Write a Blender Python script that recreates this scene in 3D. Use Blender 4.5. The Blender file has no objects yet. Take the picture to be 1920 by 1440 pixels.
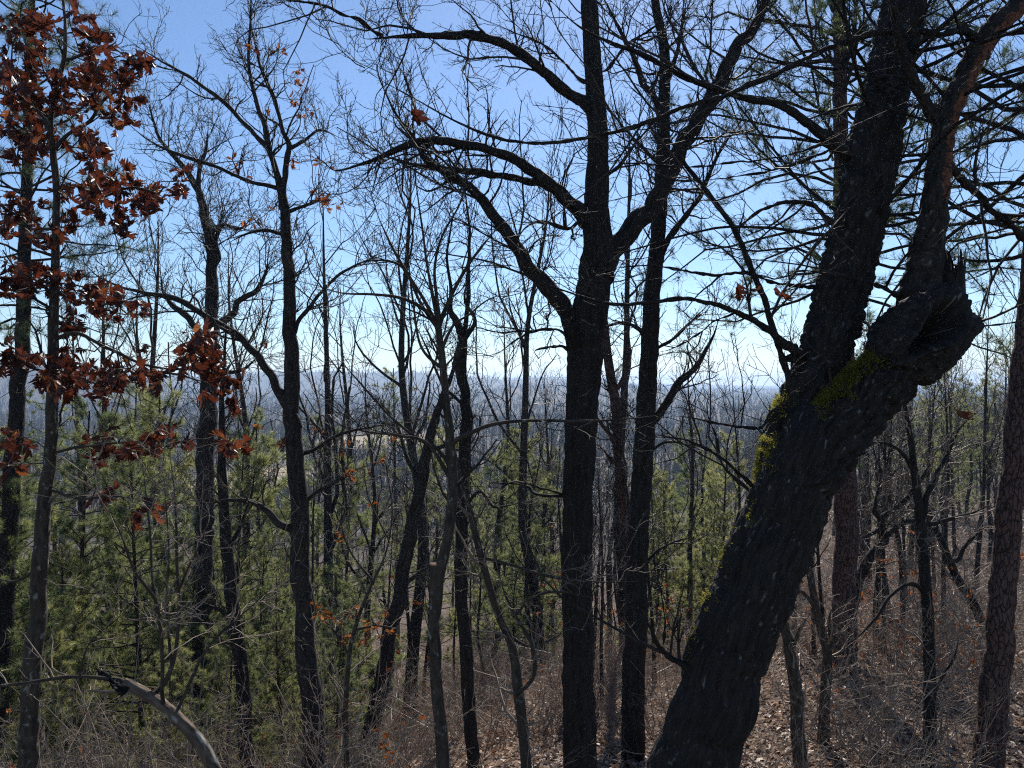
import bpy, math, random
import numpy as np
from mathutils import Vector

# ------------------------------------------------------------------ camera, sky, sun, exposure
SC = bpy.context.scene
COL = SC.collection
CZ = 7.0                      # camera height above the datum
F = 1397.0                    # focal length in photograph pixels (1920 wide)
cam_d = bpy.data.cameras.new('camera')
cam_d.sensor_width = 36.0
cam_d.lens = 36.0 * F / 1920.0
cam_d.clip_start = 0.05
cam_d.clip_end = 20000
cam = bpy.data.objects.new('camera', cam_d)
COL.objects.link(cam)
cam.location = (0, 0, CZ)
cam.rotation_euler = (math.radians(90), 0, 0)
SC.camera = cam

SUN_AZ, SUN_EL = math.radians(10.5), math.radians(40.0)
w = bpy.data.worlds.new('World')
SC.world = w
w.use_nodes = True
nt = w.node_tree
bg = nt.nodes['Background']
sky = nt.nodes.new('ShaderNodeTexSky')
sky.sky_type = 'NISHITA'
sky.sun_disc = False
sky.sun_elevation = SUN_EL
sky.sun_rotation = SUN_AZ
sky.altitude = 300
sky.air_density = 1.0
sky.dust_density = 0.2
sky.ozone_density = 6.0
nt.links.new(sky.outputs['Color'], bg.inputs['Color'])
bg.inputs['Strength'].default_value = 0.084
sd = bpy.data.lights.new('sun', 'SUN')
sd.energy = 5.0
sd.angle = math.radians(0.53)
sd.color = (1.0, 0.94, 0.85)
sun = bpy.data.objects.new('sun', sd)
COL.objects.link(sun)
S = Vector((math.sin(SUN_AZ) * math.cos(SUN_EL), math.cos(SUN_AZ) * math.cos(SUN_EL), math.sin(SUN_EL)))
sun.rotation_euler = S.to_track_quat('Z', 'Y').to_euler()
sun.location = (20, 60, 60)

vs = SC.view_settings
vs.view_transform = 'Standard'
vs.look = 'None'
vs.exposure = 0.68
vs.gamma = 1.0
SC.cycles.max_bounces = 5
SC.cycles.diffuse_bounces = 2
SC.cycles.transmission_bounces = 3
SC.cycles.transparent_max_bounces = 8
SC.cycles.volume_bounces = 0
SC.cycles.use_denoising = False
SC.cycles.adaptive_threshold = 0.012
SC.cycles.filter_width = 1.15

# ------------------------------------------------------------------ noise and geometry helpers
RNG = np.random.default_rng(7)

def hash3(i, j, k):
    h = (i * 374761393 + j * 668265263 + k * 2147483647 + 12345) & 0xFFFFFFFF
    h = ((h ^ (h >> 13)) * 1274126177) & 0xFFFFFFFF
    h = h ^ (h >> 16)
    return (h & 0xFFFFFF) / float(0xFFFFFF)

def vnoise(p):
    p = np.asarray(p, float)
    i = np.floor(p).astype(np.int64)
    f = p - i
    f = f * f * (3 - 2 * f)
    out = 0
    for a in (0, 1):
        for b in (0, 1):
            for c in (0, 1):
                wgt = (f[..., 0] if a else 1 - f[..., 0]) * (f[..., 1] if b else 1 - f[..., 1]) * (f[..., 2] if c else 1 - f[..., 2])
                out = out + wgt * hash3(i[..., 0] + a, i[..., 1] + b, i[..., 2] + c)
    return out

def sstep(a, b, x):
    t = np.clip((x - a) / (b - a), 0, 1)
    return t * t * (3 - 2 * t)

def norm(v):
    return v / np.maximum(np.linalg.norm(v, axis=-1, keepdims=True), 1e-9)

def px(x, y, d):
    """photograph pixel and distance -> point in the place"""
    return np.array([(x - 960.0) / F * d, d, CZ - (y - 720.0) / F * d])

def new_mesh(name, verts, loops, starts, mat, parent=None, smooth=True, attrs=None):
    me = bpy.data.meshes.new(name)
    verts = np.ascontiguousarray(verts, dtype=np.float32)
    me.vertices.add(len(verts))
    me.vertices.foreach_set('co', verts.ravel())
    loops = np.ascontiguousarray(loops, dtype=np.int32).ravel()
    me.loops.add(len(loops))
    me.loops.foreach_set('vertex_index', loops)
    starts = np.ascontiguousarray(starts, dtype=np.int32)
    me.polygons.add(len(starts))
    me.polygons.foreach_set('loop_start', starts)
    me.polygons.foreach_set('use_smooth', np.full(len(starts), smooth, dtype=bool))
    if attrs:
        for k, a in attrs.items():
            a = np.ascontiguousarray(a, dtype=np.float32)
            if a.ndim == 1:
                at = me.attributes.new(k, 'FLOAT', 'POINT')
                at.data.foreach_set('value', a)
            else:
                at = me.attributes.new(k, 'FLOAT_VECTOR', 'POINT')
                at.data.foreach_set('vector', a.ravel())
    me.update(calc_edges=True)
    if mat:
        me.materials.append(mat)
    return me

def mesh_obj(name, me, parent=None):
    o = bpy.data.objects.new(name, me)
    COL.objects.link(o)
    if parent:
        o.parent = parent
    return o

def thing(name, label, cat, loc=(0, 0, 0), group=None, kind=None):
    o = bpy.data.objects.new(name, None)
    o.empty_display_size = 0.3
    COL.objects.link(o)
    o.location = loc
    tag(o, label, cat, group, kind)
    return o

def tag(o, label=None, cat=None, group=None, kind=None):
    if label: o['label'] = label
    if cat: o['category'] = cat
    if group: o['group'] = group
    if kind: o['kind'] = kind

def copy_tree(root, loc, rz=0.0, sc=1.0, label=None, group=None, tilt=0.0):
    r = root.copy(); COL.objects.link(r)
    r.location = loc
    r.rotation_euler = (tilt, 0, rz)
    r.scale = (sc, sc, sc)
    if label: r['label'] = label
    if group: r['group'] = group
    for ch in list(root.children):
        c = ch.copy(); COL.objects.link(c); c.parent = r
        for g in ch.children:
            q = g.copy(); COL.objects.link(q); q.parent = c
    return r

def tube_data(P, R, ns):
    """P (M,n,3), R (M,n) -> vertices, quads, bark coordinates; M tubes of ns sides"""
    M, n, _ = P.shape
    T = np.empty_like(P)
    T[:, 1:-1] = P[:, 2:] - P[:, :-2]
    T[:, 0] = P[:, 1] - P[:, 0]
    T[:, -1] = P[:, -1] - P[:, -2]
    T = norm(T)
    mean = norm(P[:, -1] - P[:, 0])
    ref = np.where(np.abs(mean[:, 2:3]) < 0.8, np.array([[0, 0, 1.0]]), np.array([[0.0, 1.0, 0]]))
    ref = np.repeat(ref[:, None, :], n, axis=1)
    A = norm(np.cross(T, ref))
    B = np.cross(A, T)
    th = np.arange(ns) * 2 * math.pi / ns
    rad = np.cos(th)[None, None, :, None] * A[:, :, None, :] + np.sin(th)[None, None, :, None] * B[:, :, None, :]
    V = P[:, :, None, :] + R[:, :, None, None] * rad
    seg = np.linalg.norm(np.diff(P, axis=1), axis=2)
    s = np.concatenate([np.zeros((M, 1)), np.cumsum(seg, axis=1)], axis=1)
    rm = np.maximum(R.mean(axis=1), 1e-4)[:, None, None]
    bc = np.stack([np.cos(th)[None, None, :] * rm + 0 * s[:, :, None],
                   np.sin(th)[None, None, :] * rm + 0 * s[:, :, None],
                   s[:, :, None] + 0 * th[None, None, :] + np.arange(M)[:, None, None] * 7.3], axis=-1)
    base = (np.arange(M) * n * ns)[:, None, None] + (np.arange(n - 1) * ns)[None, :, None]
    j = np.arange(ns)[None, None, :]
    j2 = (j + 1) % ns
    Q = np.stack([base + j, base + j2, base + ns + j2, base + ns + j], axis=-1).reshape(-1, 4)
    return V.reshape(-1, 3), Q, bc.reshape(-1, 3), rad.reshape(-1, 3)

def tubes_mesh(name, groups, ns, mat):
    """groups: list of (P,R) arrays, joined into one mesh"""
    Vs, Qs, Bs, off = [], [], [], 0
    for P, R in groups:
        if len(P) == 0: continue
        V, Q, bc, _ = tube_data(P, R, ns)
        Vs.append(V); Qs.append(Q + off); Bs.append(bc); off += len(V)
    V = np.concatenate(Vs); Q = np.concatenate(Qs); B = np.concatenate(Bs)
    return new_mesh(name, V, Q, np.arange(len(Q)) * 4, mat, attrs={'bark': B})

def crom(pts, n):
    """Catmull-Rom resample of control rows to n rows, even in chord length"""
    p = np.asarray(pts, float)
    p = np.vstack([2 * p[0] - p[1], p, 2 * p[-1] - p[-2]])
    out = []
    for i in range(1, len(p) - 2):
        t = np.linspace(0, 1, 16, endpoint=False)[:, None]
        a, b, c, d = p[i - 1], p[i], p[i + 1], p[i + 2]
        out.append(0.5 * ((2 * b) + (c - a) * t + (2 * a - 5 * b + 4 * c - d) * t ** 2 + (3 * b - a - 3 * c + d) * t ** 3))
    out.append(p[-2][None])
    q = np.vstack(out)
    L = np.concatenate([[0], np.cumsum(np.linalg.norm(np.diff(q[:, :3], axis=0), axis=1))])
    tt = np.linspace(0, L[-1], n)
    return np.stack([np.interp(tt, L, q[:, k]) for k in range(q.shape[1])], axis=1)

def resample(P, R, n):
    L = np.concatenate([[0], np.cumsum(np.linalg.norm(np.diff(P, axis=0), axis=1))])
    tt = np.linspace(0, L[-1], n)
    return np.stack([np.interp(tt, L, P[:, k]) for k in range(3)], axis=1), np.interp(tt, L, R)

def grow(P, R, rng, dens, length, ang=(35, 70), n=6, gnarl=0.25, up=0.12, t=(0.2, 1.0), rr=0.6, rmin=0.002, rmax=0.05, by_parent=0.0, taper=0.5):
    """children along every parent tube; all at once. returns (P,R)"""
    M, m, _ = P.shape
    Lp = np.linalg.norm(np.diff(P, axis=1), axis=2).sum(axis=1)
    cnt = np.floor(Lp * (t[1] - t[0]) * dens + rng.random(M)).astype(int)
    idx = np.repeat(np.arange(M), cnt)
    K = len(idx)
    if K == 0:
        return np.zeros((0, n, 3)), np.zeros((0, n))
    tv = t[0] + (t[1] - t[0]) * rng.random(K)
    f = tv * (m - 1)
    i0 = np.minimum(f.astype(int), m - 2)
    fr = (f - i0)[:, None]
    a, b = P[idx, i0], P[idx, i0 + 1]
    pos = a + (b - a) * fr
    T = norm(b - a)
    rp = R[idx, i0] * (1 - fr[:, 0]) + R[idx, i0 + 1] * fr[:, 0]
    perp = norm(np.cross(T, rng.normal(size=(K, 3))))
    an = np.radians(ang[0] + (ang[1] - ang[0]) * rng.random(K))[:, None]
    D = norm(np.cos(an) * T + np.sin(an) * perp + np.array([0, 0, up * 2]))
    L = (length[0] + (length[1] - length[0]) * rng.random(K) ** 1.5)
    if by_parent:
        L = L * (by_parent * Lp[idx])
    L = L * (1 - taper * tv)
    r0 = np.clip(rp * rr * (0.6 + 0.4 * rng.random(K)), rmin, rmax)
    out = np.empty((K, n, 3)); out[:, 0] = pos
    p = pos.copy()
    for k in range(1, n):
        D = norm(D + gnarl * rng.normal(size=(K, 3)) + np.array([0, 0, up]))
        p = p + D * (L / (n - 1))[:, None]
        out[:, k] = p
    Rr = np.maximum(r0[:, None] * np.linspace(1, 0.35, n)[None], rmin * 0.7)
    return out, Rr

# ------------------------------------------------------------------ materials
def mat_new(name):
    m = bpy.data.materials.new(name)
    m.use_nodes = True
    nt = m.node_tree
    return m, nt, nt.nodes['Principled BSDF'], nt.nodes['Material Output']

def nd(nt, t, **kw):
    n = nt.nodes.new(t)
    for k, v in kw.items():
        setattr(n, k, v)
    return n

def ramp(nt, stops):
    r = nd(nt, 'ShaderNodeValToRGB')
    e = r.color_ramp.elements
    while len(e) < len(stops): e.new(0.5)
    for el, (p, c) in zip(e, stops):
        el.position = p; el.color = (*c, 1)
    return r

def bark_mat(name, c0, c1, scale=(28, 28, 5), bump=0.6, dist=0.02, lichen=None, lich_amt=0.62, plates=False, lich_sc=24, rough=0.85, spec=0.25):
    m, nt, b, out = mat_new(name)
    at = nd(nt, 'ShaderNodeAttribute', attribute_name='bark')
    mp = nd(nt, 'ShaderNodeMapping'); mp.inputs['Scale'].default_value = scale
    nt.links.new(at.outputs['Vector'], mp.inputs['Vector'])
    no = nd(nt, 'ShaderNodeTexNoise'); no.inputs['Scale'].default_value = 1.0; no.inputs['Detail'].default_value = 4
    no.inputs['Distortion'].default_value = 0.6
    nt.links.new(mp.outputs[0], no.inputs['Vector'])
    h = no.outputs['Fac']
    if plates:
        vo = nd(nt, 'ShaderNodeTexVoronoi', feature='DISTANCE_TO_EDGE'); vo.inputs['Scale'].default_value = 1.0
        mx = nd(nt, 'ShaderNodeVectorMath', operation='ADD')
        sc = nd(nt, 'ShaderNodeVectorMath', operation='SCALE'); sc.inputs['Scale'].default_value = 1.7
        nt.links.new(no.outputs['Color'], sc.inputs[0])
        nt.links.new(mp.outputs[0], mx.inputs[0]); nt.links.new(sc.outputs[0], mx.inputs[1])
        nt.links.new(mx.outputs[0], vo.inputs['Vector'])
        mr = nd(nt, 'ShaderNodeMapRange'); mr.inputs['From Max'].default_value = 0.13
        nt.links.new(vo.outputs['Distance'], mr.inputs['Value'])
        ma = nd(nt, 'ShaderNodeMath', operation='MULTIPLY_ADD')
        ma.inputs[1].default_value = 0.75
        nt.links.new(mr.outputs[0], ma.inputs[0])
        m2 = nd(nt, 'ShaderNodeMath', operation='MULTIPLY'); m2.inputs[1].default_value = 0.35
        nt.links.new(no.outputs['Fac'], m2.inputs[0]); nt.links.new(m2.outputs[0], ma.inputs[2])
        h = ma.outputs[0]
    r = ramp(nt, [(0.28, c0), (0.75, c1)])
    nt.links.new(h, r.inputs['Fac'])
    colr = r.outputs['Color']
    if lichen:
        l = nd(nt, 'ShaderNodeTexNoise'); l.inputs['Scale'].default_value = lich_sc; l.inputs['Detail'].default_value = 6
        mp2 = nd(nt, 'ShaderNodeMapping'); mp2.inputs['Scale'].default_value = (1, 1, 0.55)
        nt.links.new(at.outputs['Vector'], mp2.inputs[0]); nt.links.new(mp2.outputs[0], l.inputs['Vector'])
        lr = ramp(nt, [(lich_amt, (0, 0, 0)), (lich_amt + 0.08, (1, 1, 1))])
        nt.links.new(l.outputs['Fac'], lr.inputs['Fac'])
        mi = nd(nt, 'ShaderNodeMix', data_type='RGBA')
        nt.links.new(lr.outputs['Color'], mi.inputs['Factor'])
        nt.links.new(colr, mi.inputs[6]); mi.inputs[7].default_value = (*lichen, 1)
        colr = mi.outputs[2]
    nt.links.new(colr, b.inputs['Base Color'])
    b.inputs['Roughness'].default_value = rough
    b.inputs['Specular IOR Level'].default_value = spec
    bu = nd(nt, 'ShaderNodeBump'); bu.inputs['Strength'].default_value = bump; bu.inputs['Distance'].default_value = dist
    nt.links.new(h, bu.inputs['Height']); nt.links.new(bu.outputs[0], b.inputs['Normal'])
    return m

def simple_mat(name, c, rough=0.8, spec=0.3):
    m, nt, b, out = mat_new(name)
    b.inputs['Base Color'].default_value = (*c, 1)
    b.inputs['Roughness'].default_value = rough
    b.inputs['Specular IOR Level'].default_value = spec
    return m

def leafy_mat(name, stops, trans=0.5, rough=0.6, attr=None, scale=3.0, spec=0.2, tcol=1.4):
    """thin leaf: reflects and lets light through; the colour wanders between leaves"""
    m, nt, b, out = mat_new(name)
    if attr:
        a = nd(nt, 'ShaderNodeAttribute', attribute_name=attr); fac = a.outputs['Fac']
    else:
        oi = nd(nt, 'ShaderNodeObjectInfo')
        g = nd(nt, 'ShaderNodeNewGeometry')
        no = nd(nt, 'ShaderNodeTexNoise'); no.inputs['Scale'].default_value = scale
        nt.links.new(g.outputs['Position'], no.inputs['Vector'])
        ad = nd(nt, 'ShaderNodeMath', operation='MULTIPLY_ADD'); ad.inputs[1].default_value = 0.5
        nt.links.new(oi.outputs['Random'], ad.inputs[0])
        sub = nd(nt, 'ShaderNodeMath', operation='SUBTRACT'); sub.inputs[1].default_value = 0.22
        nt.links.new(no.outputs['Fac'], sub.inputs[0]); nt.links.new(sub.outputs[0], ad.inputs[2])
        fac = ad.outputs[0]
    r = ramp(nt, stops)
    nt.links.new(fac, r.inputs['Fac'])
    nt.links.new(r.outputs['Color'], b.inputs['Base Color'])
    b.inputs['Roughness'].default_value = rough
    b.inputs['Specular IOR Level'].default_value = spec
    tr = nd(nt, 'ShaderNodeBsdfTranslucent')
    hs = nd(nt, 'ShaderNodeHueSaturation'); hs.inputs['Value'].default_value = tcol; hs.inputs['Saturation'].default_value = 1.1
    nt.links.new(r.outputs['Color'], hs.inputs['Color']); nt.links.new(hs.outputs[0], tr.inputs['Color'])
    mx = nd(nt, 'ShaderNodeMixShader'); mx.inputs[0].default_value = trans
    nt.links.new(b.outputs[0], mx.inputs[1]); nt.links.new(tr.outputs[0], mx.inputs[2])
    nt.links.new(mx.outputs[0], out.inputs['Surface'])
    return m

M = {}
M['oak'] = bark_mat('oak_bark', (0.007, 0.006, 0.005), (0.036, 0.029, 0.025), (26, 26, 4.5), 0.8, 0.02, (0.11, 0.107, 0.095), 0.68)
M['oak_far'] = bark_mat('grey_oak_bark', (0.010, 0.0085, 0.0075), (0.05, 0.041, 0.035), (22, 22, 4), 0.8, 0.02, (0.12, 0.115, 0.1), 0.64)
M['old'] = bark_mat('old_trunk_bark', (0.006, 0.0053, 0.0046), (0.036, 0.03, 0.026), (34, 34, 7), 0.8, 0.014, (0.12, 0.117, 0.105), 0.63)
M['pine'] = bark_mat('pine_bark', (0.028, 0.018, 0.015), (0.105, 0.062, 0.05), (26, 26, 7.0), 1.0, 0.02, plates=True)
M['twig'] = bark_mat('twig_bark', (0.022, 0.018, 0.016), (0.06, 0.05, 0.044), (40, 40, 8), 0.2, 0.003, rough=0.75, spec=0.15)
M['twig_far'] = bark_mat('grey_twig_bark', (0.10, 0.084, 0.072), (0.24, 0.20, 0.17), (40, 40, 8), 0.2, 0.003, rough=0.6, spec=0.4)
M['shrub'] = bark_mat('pale_twig_bark', (0.13, 0.10, 0.075), (0.30, 0.235, 0.185), (40, 40, 8), 0.2, 0.003, rough=0.7, spec=0.25)
M['sapling'] = bark_mat('sapling_bark', (0.022, 0.017, 0.013), (0.085, 0.064, 0.047), (30, 30, 9), 0.4, 0.006, (0.2, 0.2, 0.17), 0.6)
M['fallen'] = bark_mat('weathered_stem_bark', (0.03, 0.022, 0.017), (0.19, 0.138, 0.10), (26, 26, 10), 0.9, 0.008, (0.30, 0.28, 0.24), 0.56, lich_sc=13)
M['charred'] = bark_mat('black_rotten_wood', (0.004, 0.004, 0.005), (0.018, 0.016, 0.016), (60, 60, 40), 1.0, 0.01)
M['cut'] = simple_mat('sawn_wood', (0.36, 0.2, 0.11))
M['needle'] = leafy_mat('pine_needles', [(0.15, (0.10, 0.125, 0.055)), (0.5, (0.18, 0.195, 0.08)), (0.85, (0.27, 0.27, 0.115))], 0.55, 0.4, scale=0.8, spec=0.5)
M['needle_dark'] = leafy_mat('backlit_pine_needles', [(0.15, (0.035, 0.055, 0.028)), (0.5, (0.06, 0.082, 0.036)), (0.85, (0.10, 0.12, 0.05))], 0.4, 0.5, scale=0.8, spec=0.3)  # needle green darkened: backlit shade of the near pines put into the colour
M['redleaf'] = leafy_mat('withered_red_oak_leaf', [(0.1, (0.045, 0.014, 0.010)), (0.45, (0.092, 0.028, 0.016)), (0.7, (0.15, 0.055, 0.025)), (0.9, (0.22, 0.10, 0.045))], 0.42, 0.45, scale=5, spec=0.4)
M['tanleaf'] = leafy_mat('withered_brown_leaf', [(0.1, (0.09, 0.028, 0.012)), (0.5, (0.17, 0.06, 0.022)), (0.9, (0.30, 0.13, 0.06))], 0.5, 0.5, scale=4)
M['moss'] = leafy_mat('moss', [(0.2, (0.08, 0.088, 0.022)), (0.5, (0.17, 0.165, 0.036)), (0.8, (0.28, 0.25, 0.06))], 0.55, 0.8, scale=9)
M['brush'] = leafy_mat('dead_stalks', [(0.0, (0.10, 0.07, 0.05)), (0.5, (0.2, 0.155, 0.12)), (0.85, (0.33, 0.27, 0.22)), (1.0, (0.25, 0.10, 0.06))], 0.2, 0.5, attr='tone', spec=0.4)
M['litter'] = leafy_mat('fallen_leaf', [(0.0, (0.08, 0.05, 0.035)), (0.4, (0.22, 0.145, 0.10)), (0.75, (0.38, 0.27, 0.20)), (1.0, (0.55, 0.44, 0.36))], 0.25, 0.5, attr='tone', spec=0.4)

# the peeling stem: rusty inner bark where the grey outer bark has come away
def peel_mat():
    m = bark_mat('peeling_bark', (0.008, 0.007, 0.006), (0.048, 0.039, 0.033), (30, 30, 12), 0.9, 0.012, (0.14, 0.13, 0.115), 0.64)
    nt = m.node_tree
    b = nt.nodes['Principled BSDF']
    src = b.inputs['Base Color'].links[0].from_socket
    a = nd(nt, 'ShaderNodeAttribute', attribute_name='peel')
    at = nd(nt, 'ShaderNodeAttribute', attribute_name='bark')
    no = nd(nt, 'ShaderNodeTexNoise'); no.inputs['Scale'].default_value = 16; no.inputs['Detail'].default_value = 8; no.inputs['Roughness'].default_value = 0.7
    nt.links.new(at.outputs['Vector'], no.inputs['Vector'])
    ad = nd(nt, 'ShaderNodeMath', operation='ADD')
    nt.links.new(a.outputs['Fac'], ad.inputs[0]); nt.links.new(no.outputs['Fac'], ad.inputs[1])
    r = ramp(nt, [(0.97, (0, 0, 0)), (1.0, (1, 1, 1))])
    sc = nd(nt, 'ShaderNodeMath', operation='MULTIPLY'); sc.inputs[1].default_value = 0.9
    nt.links.new(ad.outputs[0], sc.inputs[0]); nt.links.new(sc.outputs[0], r.inputs['Fac'])
    mi = nd(nt, 'ShaderNodeMix', data_type='RGBA')
    nt.links.new(r.outputs['Color'], mi.inputs['Factor'])
    n5 = nd(nt, 'ShaderNodeTexNoise'); n5.inputs['Scale'].default_value = 45; n5.inputs['Detail'].default_value = 5
    nt.links.new(at.outputs['Vector'], n5.inputs['Vector'])
    r5 = ramp(nt, [(0.35, (0.045, 0.022, 0.016)), (0.55, (0.17, 0.068, 0.036)), (0.75, (0.27, 0.12, 0.065))])
    nt.links.new(n5.outputs['Fac'], r5.inputs['Fac'])
    nt.links.new(src, mi.inputs[6]); nt.links.new(r5.outputs['Color'], mi.inputs[7])
    nt.links.new(mi.outputs[2], b.inputs['Base Color'])
    return m
M['peel'] = peel_mat()

def ground_mat():
    m, nt, b, out = mat_new('leaf_littered_soil')
    g = nd(nt, 'ShaderNodeNewGeometry')
    n1 = nd(nt, 'ShaderNodeTexNoise'); n1.inputs['Scale'].default_value = 9; n1.inputs['Detail'].default_value = 6
    n2 = nd(nt, 'ShaderNodeTexVoronoi'); n2.inputs['Scale'].default_value = 11
    n3 = nd(nt, 'ShaderNodeTexNoise'); n3.inputs['Scale'].default_value = 0.035; n3.inputs['Detail'].default_value = 5
    for n in (n1, n2, n3): nt.links.new(g.outputs['Position'], n.inputs['Vector'])
    r1 = ramp(nt, [(0.3, (0.035, 0.024, 0.018)), (0.55, (0.10, 0.068, 0.05)), (0.8, (0.2, 0.145, 0.11))])
    nt.links.new(n1.outputs['Fac'], r1.inputs['Fac'])
    mi = nd(nt, 'ShaderNodeMix', data_type='RGBA', blend_type='MULTIPLY'); mi.inputs['Factor'].default_value = 0.5
    rv = ramp(nt, [(0.0, (0.5, 0.45, 0.4)), (1.0, (1.3, 1.25, 1.2))])
    sp = nd(nt, 'ShaderNodeSeparateColor'); nt.links.new(n2.outputs['Color'], sp.inputs[0]); nt.links.new(sp.outputs[0], rv.inputs['Fac'])
    nt.links.new(r1.outputs[0], mi.inputs[6]); nt.links.new(rv.outputs[0], mi.inputs[7])
    # dry pasture in the valley and grey woodland floor far away: colour by place
    a = nd(nt, 'ShaderNodeAttribute', attribute_name='field')
    r3 = ramp(nt, [(0.35, (0.27, 0.21, 0.13)), (0.7, (0.36, 0.29, 0.19))]); nt.links.new(n3.outputs['Fac'], r3.inputs['Fac'])
    m2 = nd(nt, 'ShaderNodeMix', data_type='RGBA')
    nt.links.new(a.outputs['Fac'], m2.inputs['Factor']); nt.links.new(mi.outputs[2], m2.inputs[6]); nt.links.new(r3.outputs[0], m2.inputs[7])
    a2 = nd(nt, 'ShaderNodeAttribute', attribute_name='wood')
    r4 = ramp(nt, [(0.35, (0.05, 0.043, 0.036)), (0.65, (0.09, 0.075, 0.064))]); nt.links.new(n3.outputs['Fac'], r4.inputs['Fac'])
    m3 = nd(nt, 'ShaderNodeMix', data_type='RGBA')
    nt.links.new(a2.outputs['Fac'], m3.inputs['Factor']); nt.links.new(m2.outputs[2], m3.inputs[6]); nt.links.new(r4.outputs[0], m3.inputs[7])
    nt.links.new(m3.outputs[2], b.inputs['Base Color'])
    b.inputs['Roughness'].default_value = 0.9
    b.inputs['Specular IOR Level'].default_value = 0.2
    bu = nd(nt, 'ShaderNodeBump'); bu.inputs['Strength'].default_value = 0.8; bu.inputs['Distance'].default_value = 0.05
    nt.links.new(n1.outputs['Fac'], bu.inputs['Height']); nt.links.new(bu.outputs[0], b.inputs['Normal'])
    return m
M['ground'] = ground_mat()

# ------------------------------------------------------------------ the ground: a slope falling away to a wooded valley, hills beyond
LD = np.log(np.array([1, 6, 8, 10, 12, 16, 20, 30, 50, 100, 200, 400, 9000.0]))
PC = np.array([-4.7, -4.9, -5.1, -5.4, -5.9, -6.8, -7.9, -11.0, -16.5, -26, -31, -33, -34])
PL = np.array([-4.7, -5.0, -5.5, -6.2, -7.2, -9.2, -11.0, -15.5, -21, -28, -32, -33, -34])
PR = np.array([-4.7, -4.8, -4.9, -5.1, -5.35, -5.8, -6.3, -7.6, -9.3, -12.5, -19, -26, -34])

def field_mask(x, y):
    return sstep(1.0, 0.7, np.sqrt(((x + 85) / 22) ** 2 + ((y - 245) / 55) ** 2)) + sstep(1.0, 0.75, np.sqrt(((x + 70) / 45) ** 2 + ((y - 420) / 55) ** 2))

def ground_z(x, y):
    x = np.asarray(x, float); y = np.asarray(y, float)
    d = np.log(np.clip(np.abs(y), 1, 9000))
    u = x / np.maximum(np.abs(y), 7)
    wl = sstep(0.05, -0.35, u); wr = sstep(0.2, 0.42, u)
    z = np.interp(d, LD, PC) * (1 - wl - wr) + np.interp(d, LD, PL) * wl + np.interp(d, LD, PR) * wr
    p = np.stack([x, y, 0 * x], axis=-1)
    z = z + (vnoise(p * 0.45) - 0.5) * 0.3 * sstep(2, 14, np.abs(y)) + (vnoise(p * 0.1 + 9) - 0.5) * 0.8 * sstep(12, 40, np.abs(y))
    z = z + (vnoise(p * 0.012 + 40) - 0.5) * 5 * sstep(90, 350, y)
    # far ridge and a nearer, higher one on the left
    rid = 60 + 46 * (vnoise(np.stack([u * 7, 0 * u, 0 * u + 3], -1)) - 0.5) + 10 * (vnoise(np.stack([u * 26, 0 * u, 0 * u + 5], -1)) - 0.5)
    rid = rid * (1 - 0.85 * sstep(0.04, 0.26, u))
    z = z + rid * np.exp(-((y - 2700) / 520) ** 2)
    z = z + 74 * sstep(-0.36, -0.62, u) * np.exp(-((y - 1500) / 330) ** 2)
    z = z + 26 * sstep(-0.1, 0.02, u) * sstep(0.32, 0.15, u) * np.exp(-((y - 1400) / 260) ** 2)
    z = z + 30 * np.exp(-((y - 5200) / 500) ** 2) * (0.6 + 0.8 * vnoise(np.stack([u * 9, 0 * u, 0 * u + 8], -1)))
    return CZ + z

def axis_grid():
    pos = [0.0]; s = 0.5
    while pos[-1] < 6500:
        pos.append(pos[-1] + s)
        s = max(0.55, 0.046 * pos[-1])
    return np.array(pos)
gx = axis_grid(); gx = np.concatenate([-gx[:0:-1], gx])
gy = np.concatenate([-axis_grid()[:0:-1][-70:], axis_grid()])
X, Y = np.meshgrid(gx, gy)
Z = ground_z(X, Y)
nx, ny = len(gx), len(gy)
ii, jj = np.meshgrid(np.arange(nx - 1), np.arange(ny - 1))
b0 = (jj * nx + ii).ravel()
Q = np.stack([b0, b0 + 1, b0 + nx + 1, b0 + nx], axis=-1)
gv = np.stack([X, Y, Z], -1).reshape(-1, 3)
gme = new_mesh('ground', gv, Q, np.arange(len(Q)) * 4, M['ground'],
               attrs={'field': np.clip(field_mask(X, Y), 0, 1).ravel(), 'wood': (sstep(60, 160, Y) * (1 - np.clip(field_mask(X, Y), 0, 1))).ravel()})
ground = mesh_obj('ground', gme)
tag(ground, 'leaf covered hillside falling away into a wooded valley', kind='structure')

def gz(x, y):
    return float(ground_z(np.array([x]), np.array([y]))[0])

# ------------------------------------------------------------------ traced trees
def rows_to_world(rows, d0, dd):
    """rows (px,py,width px[,extra depth]) -> points and radii; depth drifts by dd along the limb"""
    r = [tuple(q) + (0.0,) * (4 - len(q)) for q in rows]
    n = len(r)
    P, R = [], []
    for i, (a, b, c, e) in enumerate(r):
        d = d0 + dd * (i / max(n - 1, 1)) + e
        P.append(px(a, b, d)); R.append(c / 2 / F * d)
    return np.column_stack([np.array(P), np.array(R)])

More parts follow.
